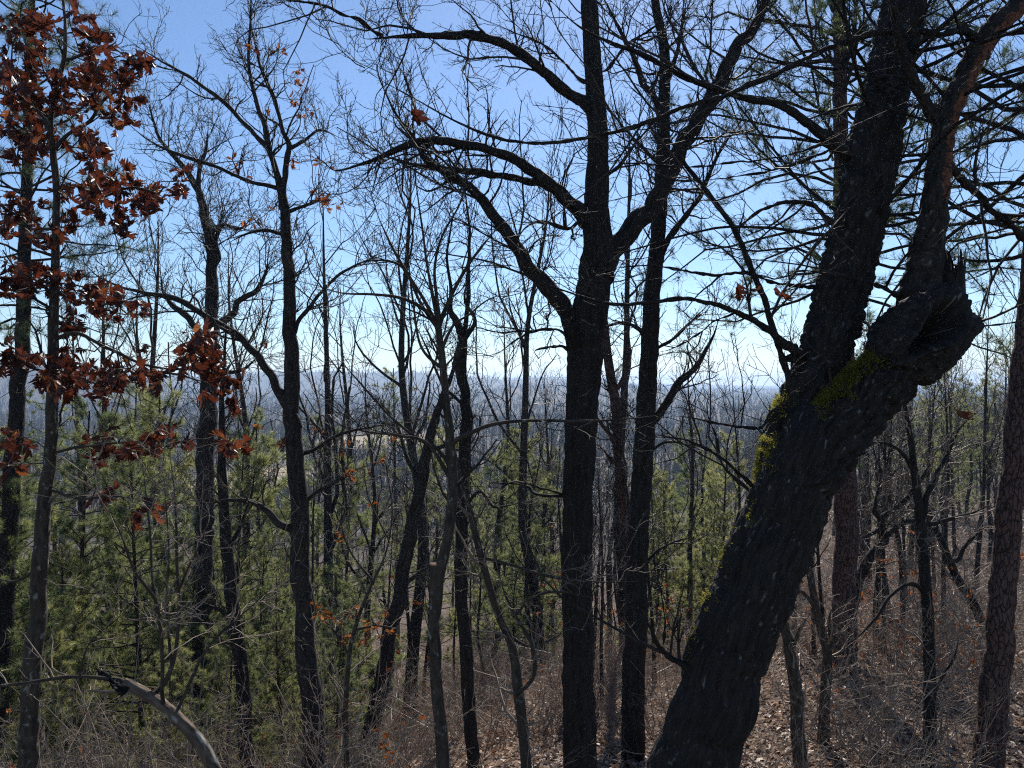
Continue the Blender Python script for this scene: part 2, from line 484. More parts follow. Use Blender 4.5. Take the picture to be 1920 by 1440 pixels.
def bark_tube(name, rows4, mat, parent, ns=24, step=0.06, furrow=0.0, fr_scale=(22, 4.0), lump=0.05, jit=0.3, flare=0.0, seed=0, capend=False, peel=None, origin=None, swell=None, tip=False):
    """one stem: smooth path, bark relief as real displacement"""
    rng = np.random.default_rng(seed + 100)
    L = np.linalg.norm(np.diff(rows4[:, :3], axis=0), axis=1).sum()
    n = max(6, int(L / step))
    q = crom(rows4, n)
    P, R = q[:, :3], np.maximum(q[:, 3], 0.0015)
    s = np.linspace(0, L, n)
    if jit:
        for ax in range(3):
            o = rng.random() * 99
            P[:, ax] += (vnoise(np.stack([s * 1.7 + o, 0 * s, 0 * s], -1)) - 0.5) * 2 * jit * R * np.sin(np.pi * np.clip(s / L, 0, 1)) ** 0.5
            P[:, ax] += (vnoise(np.stack([s * 5.5 + o, 0 * s + 4, 0 * s], -1)) - 0.5) * jit * R
    if flare:
        R = R * (1 + flare * np.exp(-s / max(3 * R[0], 0.05)))
    if tip:
        R = R * (1 - 0.8 * sstep(0.55, 1.0, s / L))
    if capend:
        P = np.vstack([P, P[-1] + (P[-1] - P[-2]) * 0.02]); R = np.append(R, 0.0005); s = np.append(s, L)
    V, Qd, bc, rad = tube_data(P[None], R[None], ns)
    th = np.arctan2(bc[:, 1], bc[:, 0]); ss = bc[:, 2]
    Rv = np.repeat(R, ns)
    o = seed * 13.7
    co = np.stack([np.cos(th), np.sin(th)], -1) * R.mean()
    dis = (vnoise(np.stack([co[:, 0] * 5 + o, co[:, 1] * 5, ss * 2.2], -1)) - 0.5) * 2 * lump * Rv
    dis += (vnoise(np.stack([co[:, 0] * 12 + o, co[:, 1] * 12, ss * 7], -1)) - 0.5) * lump * Rv
    if furrow:
        a, b = fr_scale
        wob = (vnoise(np.stack([co[:, 0] * 9, co[:, 1] * 9, ss * 6 + o], -1)) - 0.5) * 1.6
        nn = vnoise(np.stack([co[:, 0] * a + o + wob, co[:, 1] * a + wob, ss * b], -1))
        n2 = vnoise(np.stack([co[:, 0] * a * 2.3 + o, co[:, 1] * a * 2.3, ss * b * 3.2], -1))
        rg = 1 - np.abs(2 * nn - 1)
        r2 = 1 - np.abs(2 * n2 - 1)
        dis += furrow * (-(rg ** 3) * 1.9 - (r2 ** 3) * 0.9 + (n2 - 0.5) * 0.5) * np.clip(Rv / R.max(), 0.15, 1)
    V = V + rad * dis[:, None]
    if swell is not None:
        V = swell(V, rad, s, ns)
    at = {'bark': bc}
    if peel is not None:
        at['peel'] = peel(th, ss, L, rad)
    if origin is not None:
        V = V - origin
    me = new_mesh(name, V, Qd, np.arange(len(Qd)) * 4, mat, attrs=at)
    ob = mesh_obj(name, me, parent)
    return ob, P, R, rad, V

def traced_tree(name, label, cat, d, trunk, limbs=(), mat='oak', tdd=0.0, limb_mat=None, twigs=None, seed=1, ns=32, step=0.06, furrow=0.0, fr=(22, 4.0), group=None, limb_ns=12, to_ground=True, twig_mat='twig', jit=0.3, trunk_name='trunk', lump=0.06, peel=None):
    """an Empty at the foot; trunk, every traced limb and the fine twigs are its parts"""
    rows = rows_to_world(trunk, d, tdd)
    if to_ground:
        p0, p1 = rows[0, :3], rows[1, :3]
        dr = norm(p0 - p1); dr = norm(dr + np.array([0, 0, -0.6]))
        ext = []
        p = p0.copy(); r = rows[0, 3]
        for k in range(400):
            p = p + dr * 0.1
            if k % 5 == 4: ext.append(np.append(p, r * (1 + 0.012 * k)))
            g = gz(p[0], p[1])
            if p[2] < g + 0.35:
                break
        ext.append(np.append(p, r * 1.25)); 
        q = p + dr * 0.35; ext.append(np.append(q, r * 1.6))
        q = q + dr * 0.3; ext.append(np.append(q, r * 1.9))
        rows = np.vstack([np.array(ext)[::-1], rows])
        foot = p.copy(); foot[2] = gz(p[0], p[1])
    else:
        foot = rows[0, :3].copy()
    t = thing(name, label, cat, foot, group)
    ob, P, R, rad, V = bark_tube(trunk_name, rows, M[mat], t, ns, step, furrow, fr, lump, jit, 0, seed, origin=foot, peel=peel)
    wood = [(P, R)]
    rng = np.random.default_rng(seed)
    for i, l in enumerate(limbs):
        opt = {}
        if isinstance(l, dict):
            opt = l; l = opt['rows']
        # depth at the attachment: nearest stem already built
        ddl = opt.get('dd', (rng.random() - 0.5) * 0.22 * d * 0.5)
        x0, y0 = l[0][0], l[0][1]
        best, dep = 1e9, d
        for (Pq, Rq) in wood:
            uu = 960 + F * Pq[:, 0] / Pq[:, 1]; vv = 720 - F * (Pq[:, 2] - CZ) / Pq[:, 1]
            e = (uu - x0) ** 2 + (vv - y0) ** 2
            k = int(np.argmin(e))
            if e[k] < best: best, dep, core = e[k], Pq[k, 1], np.append(Pq[k], Rq[k])
        dep = opt.get('d', dep)
        rl = rows_to_world(l, dep, ddl)
        if opt.get('root', True) and 'd' not in opt:
            gap = np.linalg.norm(rl[0, :3] - core[:3])
            if gap > 0.25 * rl[0, 3] and gap < 4 * core[3] + 0.1:
                rl = np.vstack([np.append(core[:3], min(rl[0, 3], core[3] * 0.8)), rl])
        _, Pl, Rl, _, _ = bark_tube(opt.get('name', 'limb'), rl, M[opt.get('mat', limb_mat or mat)], t, opt.get('ns', limb_ns), opt.get('step', max(0.03, step)), opt.get('furrow', furrow * 0.6), fr, 0.1, opt.get('jit', 0.55), opt.get('flare', 0.2), seed * 31 + i, origin=foot, peel=opt.get('peel'), tip=opt.get('twig', True) and not opt.get('only_wood'))
        if opt.get('twig', True): wood.append((Pl, Rl))
        if opt.get('only_wood'): wood.pop()
    tw = None
    if twigs:
        tw = make_twigs(wood, twigs, rng)
        me = tubes_mesh('twigs', [(a - foot, b) for a, b in tw], 3, M[twig_mat])
        tob = mesh_obj('twigs', me, t); tob['kind'] = 'stuff'
    return t, foot, wood, tw

def make_twigs(wood, levels, rng):
    """wood: list of (P,R); levels: list of keyword sets for grow(), each on the level before"""
    Ps, Rs = [], []
    for i, (P, R) in enumerate(wood):
        a, b = resample(P, R, 40)
        Ps.append(a); Rs.append(b)
    cur = (np.array(Ps), np.array(Rs))
    out = []
    base = True
    allp = []
    for lv in levels:
        lv = dict(lv)
        tr = lv.pop('trunk_t', None)
        also = lv.pop('also_base', None)
        if base:
            if tr is not None:
                a = grow(cur[0][:1], cur[1][:1], rng, **{**lv, 't': tr})
                if len(cur[0]) > 1:
                    c = grow(cur[0][1:], cur[1][1:], rng, **lv)
                    nw = (np.concatenate([a[0], c[0]]), np.concatenate([a[1], c[1]]))
                else: nw = a
            else:
                nw = grow(cur[0], cur[1], rng, **lv)
            base = False
        else:
            nw = grow(cur[0], cur[1], rng, **lv)
        out.append(nw)
        cur = nw
        if len(nw[0]) == 0: break
    return out

# fine-branch recipes
def TW(d1=3.0, l1=(0.35, 1.6), d2=6.0, l2=(0.2, 0.7), d3=9.0, l3=(0.06, 0.28), up=0.08, r=(0.0032, 0.0022, 0.0016), tt=(0.55, 1.0), g=0.22, k=1.9, kr=1.65):
    return [dict(dens=d1 * k, length=l1, ang=(30, 75), n=8, gnarl=g, up=up, t=(0.22, 1.0), trunk_t=tt, rr=0.55, rmin=r[0] * kr, rmax=0.018, taper=0.35),
            dict(dens=d2 * k, length=l2, ang=(30, 65), n=6, gnarl=g * 1.1, up=up, t=(0.12, 1.0), rr=0.7, rmin=r[1] * kr, rmax=0.008),
            dict(dens=d3 * k * 0.85, length=l3, ang=(30, 65), n=4, gnarl=g, up=up, t=(0.1, 1.0), rr=0.75, rmin=r[2] * kr, rmax=0.005)]

# 1 the old leaning tree ---------------------------------------------------------------
A_D = 5.0
a_trunk = [(1255, 1600, 160), (1305, 1440, 150), (1342, 1320, 148), (1372, 1200, 150), (1412, 1100, 152), (1455, 1000, 150), (1492, 915, 146), (1525, 830, 132), (1548, 770, 96)]
a_right = [(1468, 960, 120), (1512, 885, 128), (1556, 826, 126), (1612, 762, 122), (1664, 710, 118), (1690, 684, 84), (1700, 674, 40)]
a_up = [(1452, 960, 84, 0.10), (1478, 860, 112, 0.13), (1508, 770, 112, 0.18), (1536, 690, 106, 0.22), (1563, 600, 102, 0.25), (1580, 540, 103, 0.28), (1597, 480, 104, 0.3), (1614, 400, 101, 0.33), (1642, 267, 100, 0.4), (1668, 133, 88, 0.45), (1692, 0, 84, 0.5), (1715, -150, 70, 0.6), (1740, -350, 50, 0.7), (1760, -600, 20, 0.8)]
a_stem = [(1716, 640, 70), (1722, 600, 84), (1727, 565, 82), (1730, 530, 72), (1735, 480, 64), (1746, 400, 54), (1760, 300, 50), (1776, 225, 50), (1806, 150, 46), (1838, 90, 46), (1868, 50, 46), (1920, 0, 42), (2000, -90, 34), (2100, -230, 22), (2150, -380, 8)]
def peel_fn(th, ss, L, rad):
    side = np.clip(rad[:, 0] * 0.9 - rad[:, 1] * 0.55, -1, 1)
    t = ss / L
    return np.clip(side * 0.55 + 0.30, 0, 0.72) * sstep(0.16, 0.26, t)
a_limbs = [
    dict(rows=a_right, dd=-0.15, ns=150, step=0.015, furrow=0.019, jit=0.12, flare=0, name='limb', only_wood=True, mat='old', root=False),
    dict(rows=a_up, dd=0.0, ns=120, step=0.019, furrow=0.02, jit=0.1, flare=0, name='limb', mat='old', root=False),
    dict(rows=a_stem, dd=0.0, d=5.13, ns=100, step=0.018, furrow=0.014, jit=0.15, flare=0.0, name='limb', mat='peel', peel=peel_fn),
    dict(rows=[(1768, 232, 32), (1738, 196, 27), (1713, 150, 26), (1696, 100, 22), (1681, 40, 20), (1666, -20, 18), (1640, -120, 12), (1600, -250, 5)], dd=-0.4, mat='peel', ns=32),
    # long low limbs of the upright fork reaching left across the view
    dict(rows=[(1600, 300, 34), (1580, 288, 26), (1547, 263, 24), (1513, 233, 20), (1467, 199, 17), (1410, 185, 16), (1360, 170, 15), (1280, 142, 14), (1200, 100, 13), (1140, 74, 12), (1080, 45, 11), (1020, -10, 8), (960, -60, 4)], dd=-0.7),
    dict(rows=[(1545, 265, 12), (1500, 283, 10), (1430, 297, 9), (1360, 305, 8), (1290, 312, 7), (1200, 305, 6), (1107, 303, 6), (1030, 275, 4), (960, 262, 3)], dd=-0.5),
    dict(rows=[(1560, 280, 11), (1510, 300, 10), (1440, 320, 9), (1370, 330, 8), (1313, 338, 6), (1250, 345, 3)], dd=0.4),
    dict(rows=[(1838, 80, 22), (1800, 58, 18), (1757, 63, 16), (1700, 58, 15), (1647, 63, 15), (1563, 90, 15), (1480, 127, 14), (1363, 177, 13), (1280, 203, 12), (1200, 235, 11), (1110, 255, 10), (1040, 265, 9), (960, 262, 9), (870, 232, 8), (790, 190, 7), (700, 140, 6), (640, 87, 5), (560, 20, 3), (500, -40, 2)], dd=-0.9),
    dict(rows=[(1500, 770, 26), (1486, 725, 19), (1466, 668, 16), (1450, 620, 15), (1430, 560, 14), (1402, 490, 14), (1372, 424, 13), (1330, 362, 12), (1290, 312, 11), (1262, 272, 8), (1220, 220, 6), (1170, 160, 4), (1130, 90, 2)], dd=-0.5),
    dict(rows=[(1500, 668, 30), (1478, 648, 22), (1440, 615, 17), (1390, 588, 14), (1340, 570, 12), (1280, 557, 11), (1207, 567, 9), (1147, 570, 8), (1073, 550, 7), (1003, 523, 6), (927, 480, 5), (860, 440, 3)], dd=-0.9),
    dict(rows=[(1385, 583, 10), (1340, 600, 9), (1300, 630, 8), (1250, 655, 7), (1200, 665, 4)], dd=-0.3),
    dict(rows=[(1530, 540, 14), (1500, 536, 12), (1450, 530, 11), (1400, 512, 10), (1330, 518, 9), (1230, 500, 7), (1130, 505, 5), (1020, 500, 3)], dd=-0.6),
    dict(rows=[(1700, 560, 16), (1660, 540, 12), (1610, 520, 10), (1560, 512, 9), (1500, 507, 8), (1440, 520, 5)], dd=-0.7),
    dict(rows=[(1560, 420, 16), (1520, 385, 13), (1470, 380, 11), (1420, 400, 9), (1370, 440, 7), (1330, 480, 4)], dd=0.5),
    # thin branches from the lower trunk
    dict(rows=[(1300, 1255, 26), (1280, 1247, 17), (1258, 1234, 15), (1238, 1214, 13), (1228, 1196, 11), (1222, 1180, 8), (1200, 1150, 5), (1150, 1110, 3)], dd=-0.3),
    dict(rows=[(1243, 1218, 10), (1247, 1170, 8), (1240, 1110, 6), (1222, 1075, 4), (1225, 1020, 3)], dd=-0.1),
    dict(rows=[(1440, 930, 18), (1420, 918, 12), (1390, 890, 11), (1345, 852, 10), (1290, 825, 8), (1230, 812, 5), (1180, 780, 3)], dd=-0.5),
    dict(rows=[(1440, 950, 16), (1412, 925, 11), (1380, 900, 10), (1350, 865, 9), (1340, 815, 7), (1325, 770, 5), (1330, 720, 3)], dd=0.5),
    dict(rows=[(1475, 775, 14), (1450, 765, 11), (1425, 800, 9), (1380, 800, 8), (1320, 790, 7), (1270, 780, 5), (1230, 785, 3)], dd=-0.5),
    dict(rows=[(1772, 306, 24), (1790, 322, 20), (1815, 345, 19), (1850, 385, 19), (1890, 424, 20), (1930, 458, 20), (2000, 520, 18), (2100, 560, 8)], dd=0.8),
    dict(rows=[(1800, 600, 14), (1830, 612, 10), (1870, 608, 8), (1920, 600, 6), (1990, 570, 3)], dd=-0.4),
]
TA = TW(2.1, (0.35, 1.6), 4.5, (0.15, 0.6), 6.0, (0.05, 0.22), up=0.05, r=(0.0024, 0.0016, 0.0012), tt=(0.99, 1.0), g=0.16)
leaner, a_foot, a_wood, _ = traced_tree('leaning_oak_tree', 'massive leaning mossy oak forked in two with a hollow stump end on its right limb', 'tree', A_D, a_trunk, a_limbs, 'old', seed=3, ns=130, step=0.018, furrow=0.021, fr=(26, 9.5), twigs=None, jit=0.12, lump=0.05, limb_ns=14, limb_mat='old')
ar = np.random.default_rng(55)
up_P, up_R = resample(*a_wood[1], 60); st_P, st_R = resample(*a_wood[2], 60)
long1 = grow(np.array([up_P, st_P]), np.array([up_R, st_R]), ar, 8.5, (1.1, 3.0), (55, 95), 14, 0.10, 0.015, (0.28, 0.95), 0.16, 0.007, 0.016, taper=0.2)
lob = mesh_obj('branches', tubes_mesh('branches', [(long1[0] - a_foot, long1[1])], 6, M['old']), leaner); lob['kind'] = 'stuff'
tw = make_twigs([a_wood[0]] + a_wood[3:] + list(zip(long1[0], long1[1])), TA, np.random.default_rng(5))
tob = mesh_obj('twigs', tubes_mesh('twigs', [(a - a_foot, b) for a, b in tw], 3, M['twig']), leaner); tob['kind'] = 'stuff'

# the hollow burl at the end of the right limb: star-shaped body pushed in where it is hollow
def hollow_burl():
    nu, nv = 150, 110
    u = np.linspace(0, 2 * math.pi, nu, endpoint=False)
    v = np.linspace(0.001, math.pi - 0.001, nv)
    U, Vv = np.meshgrid(u, v)
    # local frame: a = along the limb (up right), b = across (up left), c = towards the camera
    a, b, c = np.sin(Vv) * np.cos(U), np.sin(Vv) * np.sin(U), np.cos(Vv)
    k = A_D / F
    ra, rb, rc = 96 * k, 74 * k, 66 * k
    p = np.stack([a, b, c], -1)
    lump = (vnoise(p * 2.2 + 3) - 0.5) * 0.22 + (vnoise(p * 6 + 8) - 0.5) * 0.10 + (vnoise(p * np.array([11, 20, 20]) + 4) - 0.5) * 0.10 + (vnoise(p * np.array([24, 44, 44]) + 9) - 0.5) * 0.06
    # knobs round the right end
    for (ka, kb, kc, amp, wd) in ((0.93, -0.35, 0.1, 0.16, 0.3), (0.75, -0.62, 0.2, 0.14, 0.25), (0.8, 0.55, 0.2, 0.12, 0.35), (0.1, 0.95, 0.3, 0.08, 0.4)):
        q = norm(np.array([ka, kb, kc]))
        lump += amp * np.exp(-((p - q) ** 2).sum(-1) / wd ** 2)
    # teardrop opening on the camera side
    ea = (a - 0.08); eb = (b - 0.14 - 0.10 * ea)
    wid = 0.46 * (0.45 + 0.55 * sstep(-0.6, 0.35, ea))
    e = np.sqrt((ea / 0.74) ** 2 + (eb / wid) ** 2) + (vnoise(p * 5 + 20) - 0.5) * 0.25
    hole = sstep(1.0, 0.72, e) * (c > 0)
    rim = np.exp(-((e - 1.14) / 0.17) ** 2) * (c > 0) * 0.13
    r = (1 + lump + rim) * (1 - 0.9 * hole)
    loc = p * r[..., None] * np.array([ra, rb, rc])
    loc[..., 2] -= hole * 0.16
    ax = math.radians(38)
    ea_w = np.array([math.cos(ax), 0, math.sin(ax)]); eb_w = np.array([-math.sin(ax), 0, math.cos(ax)]); ec_w = np.array([0, -1, 0])
    cen = px(1724, 636, A_D - 0.12)
    W = cen + loc[..., 0:1] * ea_w + loc[..., 1:2] * eb_w + loc[..., 2:3] * ec_w - a_foot
    ii, jj = np.meshgrid(np.arange(nu), np.arange(nv - 1))
    b0 = (jj * nu + ii).ravel(); b1 = (jj * nu + (ii + 1) % nu).ravel()
    Q = np.stack([b0, b0 + nu, b1 + nu, b1], -1)
    bc = p * 0.3 * np.array([1, 1, 1])
    me = new_mesh('hollow_stump_end', W.reshape(-1, 3), Q, np.arange(len(Q)) * 4, M['old'], attrs={'bark': bc.reshape(-1, 3)})
    o = mesh_obj('hollow_stump_end', me, leaner)
    o['label'] = 'hollow open end of the cut limb with a thick rolled rim'
hollow_burl()

# the splintered snag standing on the hollow end
def snag():
    rows = rows_to_world([(1782, 590, 52), (1782, 560, 50), (1783, 520, 46), (1785, 480, 44), (1788, 435, 40)], A_D + 0.12, 0.0)
    n, ns = 40, 48
    q = crom(rows, n)
    V, Qd, bc, rad = tube_data(q[None, :, :3], q[None, :, 3], ns)
    th = np.arctan2(bc[:, 1], bc[:, 0]); ss = bc[:, 2]; L = ss.max()
    top = 0.5 * vnoise(np.stack([np.cos(th) * 3.1, np.sin(th) * 3.1, 0 * th + 2], -1)) + 0.35 * vnoise(np.stack([np.cos(th) * 8, np.sin(th) * 8, 0 * th], -1))
    top = top + 0.35 * (vnoise(np.stack([np.cos(th) * 17, np.sin(th) * 17, 0 * th], -1)) - 0.5)
    cut = (0.35 + top * 0.85) * L
    V[:, 2] -= np.maximum(ss - cut, 0)
    V += rad * ((vnoise(np.stack([np.cos(th) * 9, np.sin(th) * 9, ss * 3], -1)) - 0.5) * 0.022)[:, None]
    me = new_mesh('broken_snag', V - a_foot, Qd, np.arange(len(Qd)) * 4, M['old'], attrs={'bark': bc})
    o = mesh_obj('broken_snag', me, leaner); o['label'] = 'splintered grey stub on the hollow end'
snag()

# moss: short tufts on the upper left faces of the leaning stems
def moss_on(wood_list, n_try, seed):
    rng = np.random.default_rng(seed)
    T0, D0, S0 = [], [], []
    for (P, R, spec) in wood_list:
        K = n_try
        i = rng.integers(0, len(P) - 1, K); f = rng.random(K)[:, None]
        c = P[i] * (1 - f) + P[i + 1] * f; r = R[i] * (1 - f[:, 0]) + R[i + 1] * f[:, 0]
        T = norm(P[i + 1] - P[i])
        A = norm(np.cross(T, np.array([0, 1.0, 0]) + 0 * T)); B = np.cross(A, T)
        an = rng.random(K) * 2 * math.pi
        nrm = np.cos(an)[:, None] * A + np.sin(an)[:, None] * B
        pos = c + nrm * (r * 1.0)[:, None]
        v = 720 - F * (pos[:, 2] - CZ) / pos[:, 1]; u = 960 + F * pos[:, 0] / pos[:, 1]
        face = nrm @ norm(np.array([-0.62, 0.12, 0.72]))
        pat = vnoise(pos * 7) * 0.55 + vnoise(pos * 22) * 0.45
        pr = np.clip((face - spec[0]) / (1.0 - spec[0]), 0, 1) ** 1.3
        k = (rng.random(K) < pr * sstep(spec[1], spec[1] + 0.16, pat)) & (v > spec[2]) & (v < spec[3])
        T0.append(pos[k] - nrm[k] * 0.006); D0.append(nrm[k]); S0.append(np.full(k.sum(), spec[4]))
    p = np.concatenate(T0); nn = np.concatenate(D0); sz = np.concatenate(S0)
    H = 4
    p = np.repeat(p, H, 0); nn = np.repeat(nn, H, 0); sz = np.repeat(sz, H)
    K = len(p)
    d = norm(nn + rng.normal(size=(K, 3)) * 0.55 + np.array([0, 0, -0.1]))
    l = sz * (0.5 + rng.random(K))
    side = norm(np.cross(d, rng.normal(size=(K, 3)))) * (0.0022 + 0.0016 * rng.random(K))[:, None]
    p = p + rng.normal(size=(K, 3)) * 0.006
    V = np.stack([p - side, p + side, p + d * l[:, None]], 1).reshape(-1, 3) - a_foot
    me = new_mesh('moss', V, np.arange(len(V)), np.arange(K) * 3, M['moss'], smooth=False)
    o = mesh_obj('moss', me, leaner); o['kind'] = 'stuff'; o['label'] = 'yellow green moss on the upper side'
rl = crom(rows_to_world(a_right, A_D, -0.15), 60); rt = crom(rows_to_world(a_trunk, A_D, 0), 80); ru = crom(rows_to_world(a_up, A_D, 0), 80)
moss_on([(rl[:, :3], rl[:, 3], (0.2, 0.45, 570, 860, 0.018)), (rl[:, :3], rl[:, 3], (0.6, 0.32, 580, 800, 0.034)), (rl[:, :3], rl[:, 3], (0.72, 0.2, 560, 800, 0.03)),
         (rt[:, :3], rt[:, 3], (0.5, 0.48, 800, 1250, 0.016)), (rt[:, :3], rt[:, 3], (0.0, 0.5, 800, 980, 0.012)),
         (ru[:, :3], ru[:, 3], (0.2, 0.36, 730, 960, 0.026)), (ru[:, :3], ru[:, 3], (0.6, 0.3, 740, 900, 0.03)), (rl[:, :3], rl[:, 3], (-0.3, 0.55, 700, 950, 0.010))], 17000, 12)

# 2 the upright oak in the middle ------------------------------------------------------
b_trunk = [(1090, 1500, 70), (1088, 1440, 66), (1084, 1200, 62), (1082, 1000, 60), (1087, 850, 62), (1094, 720, 66), (1100, 630, 74), (1110, 550, 68), (1122, 470, 64), (1119, 400, 52), (1121, 280, 42), (1117, 180, 38), (1107, 60, 34), (1103, -60, 32), (1100, -300, 24), (1085, -600, 8)]
b_limbs = [
    dict(rows=[(1122, 520, 56), (1145, 475, 46), (1168, 450, 38), (1205, 408, 36), (1245, 352, 34), (1285, 262, 30), (1330, 186, 30), (1380, 95, 26), (1425, 20, 22), (1480, -80, 18), (1540, -250, 8)], dd=0.6, ns=40),
    dict(rows=[(1090, 670, 46), (1075, 620, 40), (1058, 580, 36), (1033, 545, 36), (1000, 520, 33), (972, 478, 26), (945, 425, 24), (915, 382, 22), (880, 350, 19), (840, 325, 16), (800, 297, 14), (778, 258, 12), (752, 232, 11), (730, 190, 10), (713, 150, 9), (705, 110, 6), (690, 60, 3)], dd=-0.8, ns=40),
    dict(rows=[(1112, 412, 44), (1073, 385, 30), (1040, 350, 26), (1007, 318, 24), (975, 300, 22), (940, 283, 20), (880, 272, 18), (830, 266, 18), (795, 270, 17), (745, 285, 16), (690, 304, 14), (630, 320, 12), (600, 300, 9), (566, 290, 5)], dd=-1.0, ns=28),
    dict(rows=[(1036, 352, 18), (1000, 340, 18), (973, 333, 17), (930, 326, 16), (893, 323, 16), (850, 322, 13), (800, 318, 12), (750, 303, 9), (700, 290, 6), (650, 285, 3)], dd=0.5, ns=20),
    dict(rows=[(1112, 205, 32), (1085, 185, 23), (1040, 155, 21), (990, 115, 21), (940, 85, 19), (885, 68, 19), (850, 65, 18), (790, 65, 17), (735, 70, 17), (705, 72, 15), (685, 73, 9), (672, 66, 4)], dd=-0.9, ns=24),
    dict(rows=[(715, 68, 14), (698, 58, 12), (673, 37, 11), (640, 27, 9), (600, 8, 8), (540, 0, 6), (470, -20, 3)], dd=-0.3),
    dict(rows=[(1118, 165, 12), (1085, 150, 9), (1050, 110, 7), (1020, 85, 6), (960, 60, 5), (900, 35, 3)], dd=0.8),
    dict(rows=[(1112, 425, 16), (1090, 415, 10), (1068, 430, 10), (1030, 420, 10), (1000, 418, 9), (975, 440, 7), (968, 470, 3)], dd=-0.5),
    dict(rows=[(1075, 650, 12), (1050, 618, 8), (1000, 622, 8), (960, 645, 6), (920, 675, 3)], dd=-0.6),
    dict(rows=[(1072, 660, 12), (1055, 650, 9), (1020, 652, 8), (1003, 658, 5), (1010, 672, 3)], dd=-0.4, twig=False),
    dict(rows=[(1052, 925, 10), (1020, 915, 8), (970, 905, 7), (930, 915, 5), (890, 900, 3)], dd=-0.5),
    dict(rows=[(1060, 935, 14), (1052, 930, 9), (1005, 925, 8), (985, 910, 6), (920, 905, 3)], dd=0.4, twig=False),
    dict(rows=[(1140, 130, 10), (1180, 80, 8), (1230, 50, 6), (1290, -10, 3)], dd=0.5),
    dict(rows=[(1140, 330, 10), (1175, 290, 8), (1200, 250, 6), (1230, 190, 3)], dd=-0.5),
]
TB = TW(4.0, (0.5, 2.4), 5.0, (0.2, 0.75), 7.0, (0.07, 0.28), up=0.07, r=(0.0034, 0.0024, 0.0018), tt=(0.72, 1.0), g=0.24)
traced_tree('oak_tree', 'stout upright oak with deeply furrowed bark left of the leaning mossy tree', 'tree', 9.0, b_trunk, b_limbs, 'oak', seed=11, ns=96, step=0.034, furrow=0.026, fr=(25, 3.6), twigs=TB, limb_ns=14, jit=0.05, lump=0.03)

# 3 the second dark oak just right of it ------------------------------------------------
c_trunk = [(1187, 1480, 48), (1187, 1440, 46), (1190, 1200, 44), (1198, 1000, 40), (1206, 850, 40), (1215, 700, 36), (1222, 560, 32), (1232, 450, 29), (1242, 300, 27), (1244, 200, 24), (1246, 100, 20), (1228, 0, 16), (1212, -150, 12), (1200, -320, 4)]
c_limbs = [
    [(1212, 805, 22), (1235, 770, 17), (1265, 726, 16), (1300, 694, 13), (1325, 655, 9), (1345, 612, 6), (1360, 560, 3)],
    [(1232, 490, 20), (1245, 460, 14), (1265, 430, 14), (1290, 400, 12), (1312, 368, 10), (1340, 300, 8), (1380, 240, 6), (1420, 180, 3)],
    [(1242, 225, 18), (1225, 182, 15), (1205, 152, 13), (1190, 110, 11), (1168, 60, 9), (1140, 10, 6), (1110, -60, 3)],
    [(1245, 180, 12), (1262, 120, 10), (1275, 60, 8), (1290, -20, 5)],
    [(1212, 640, 14), (1200, 620, 9), (1175, 606, 8), (1150, 607, 7), (1132, 618, 5), (1110, 650, 3)],
    [(1230, 300, 10), (1200, 270, 7), (1170, 240, 6), (1140, 200, 5), (1105, 150, 3)],
    [(1218, 660, 10), (1260, 640, 8), (1300, 600, 6), (1340, 560, 3)],
    [(1208, 860, 10), (1240, 830, 7), (1290, 835, 6), (1330, 850, 3)],
    [(1200, 1070, 9), (1240, 1030, 7), (1290, 1010, 5), (1330, 1015, 3)],
]
traced_tree('oak_tree', 'dark straight oak between the stout furrowed oak and the leaning mossy tree', 'tree', 11.5, c_trunk, c_limbs, 'oak', seed=17, ns=72, step=0.042, furrow=0.02, fr=(22, 3.6), twigs=TW(3.0, (0.35, 1.5), 5.0, (0.2, 0.7), 6.5, (0.08, 0.28), tt=(0.5, 1.0), r=(0.0036, 0.0027, 0.002)), jit=0.08, limb_ns=12)

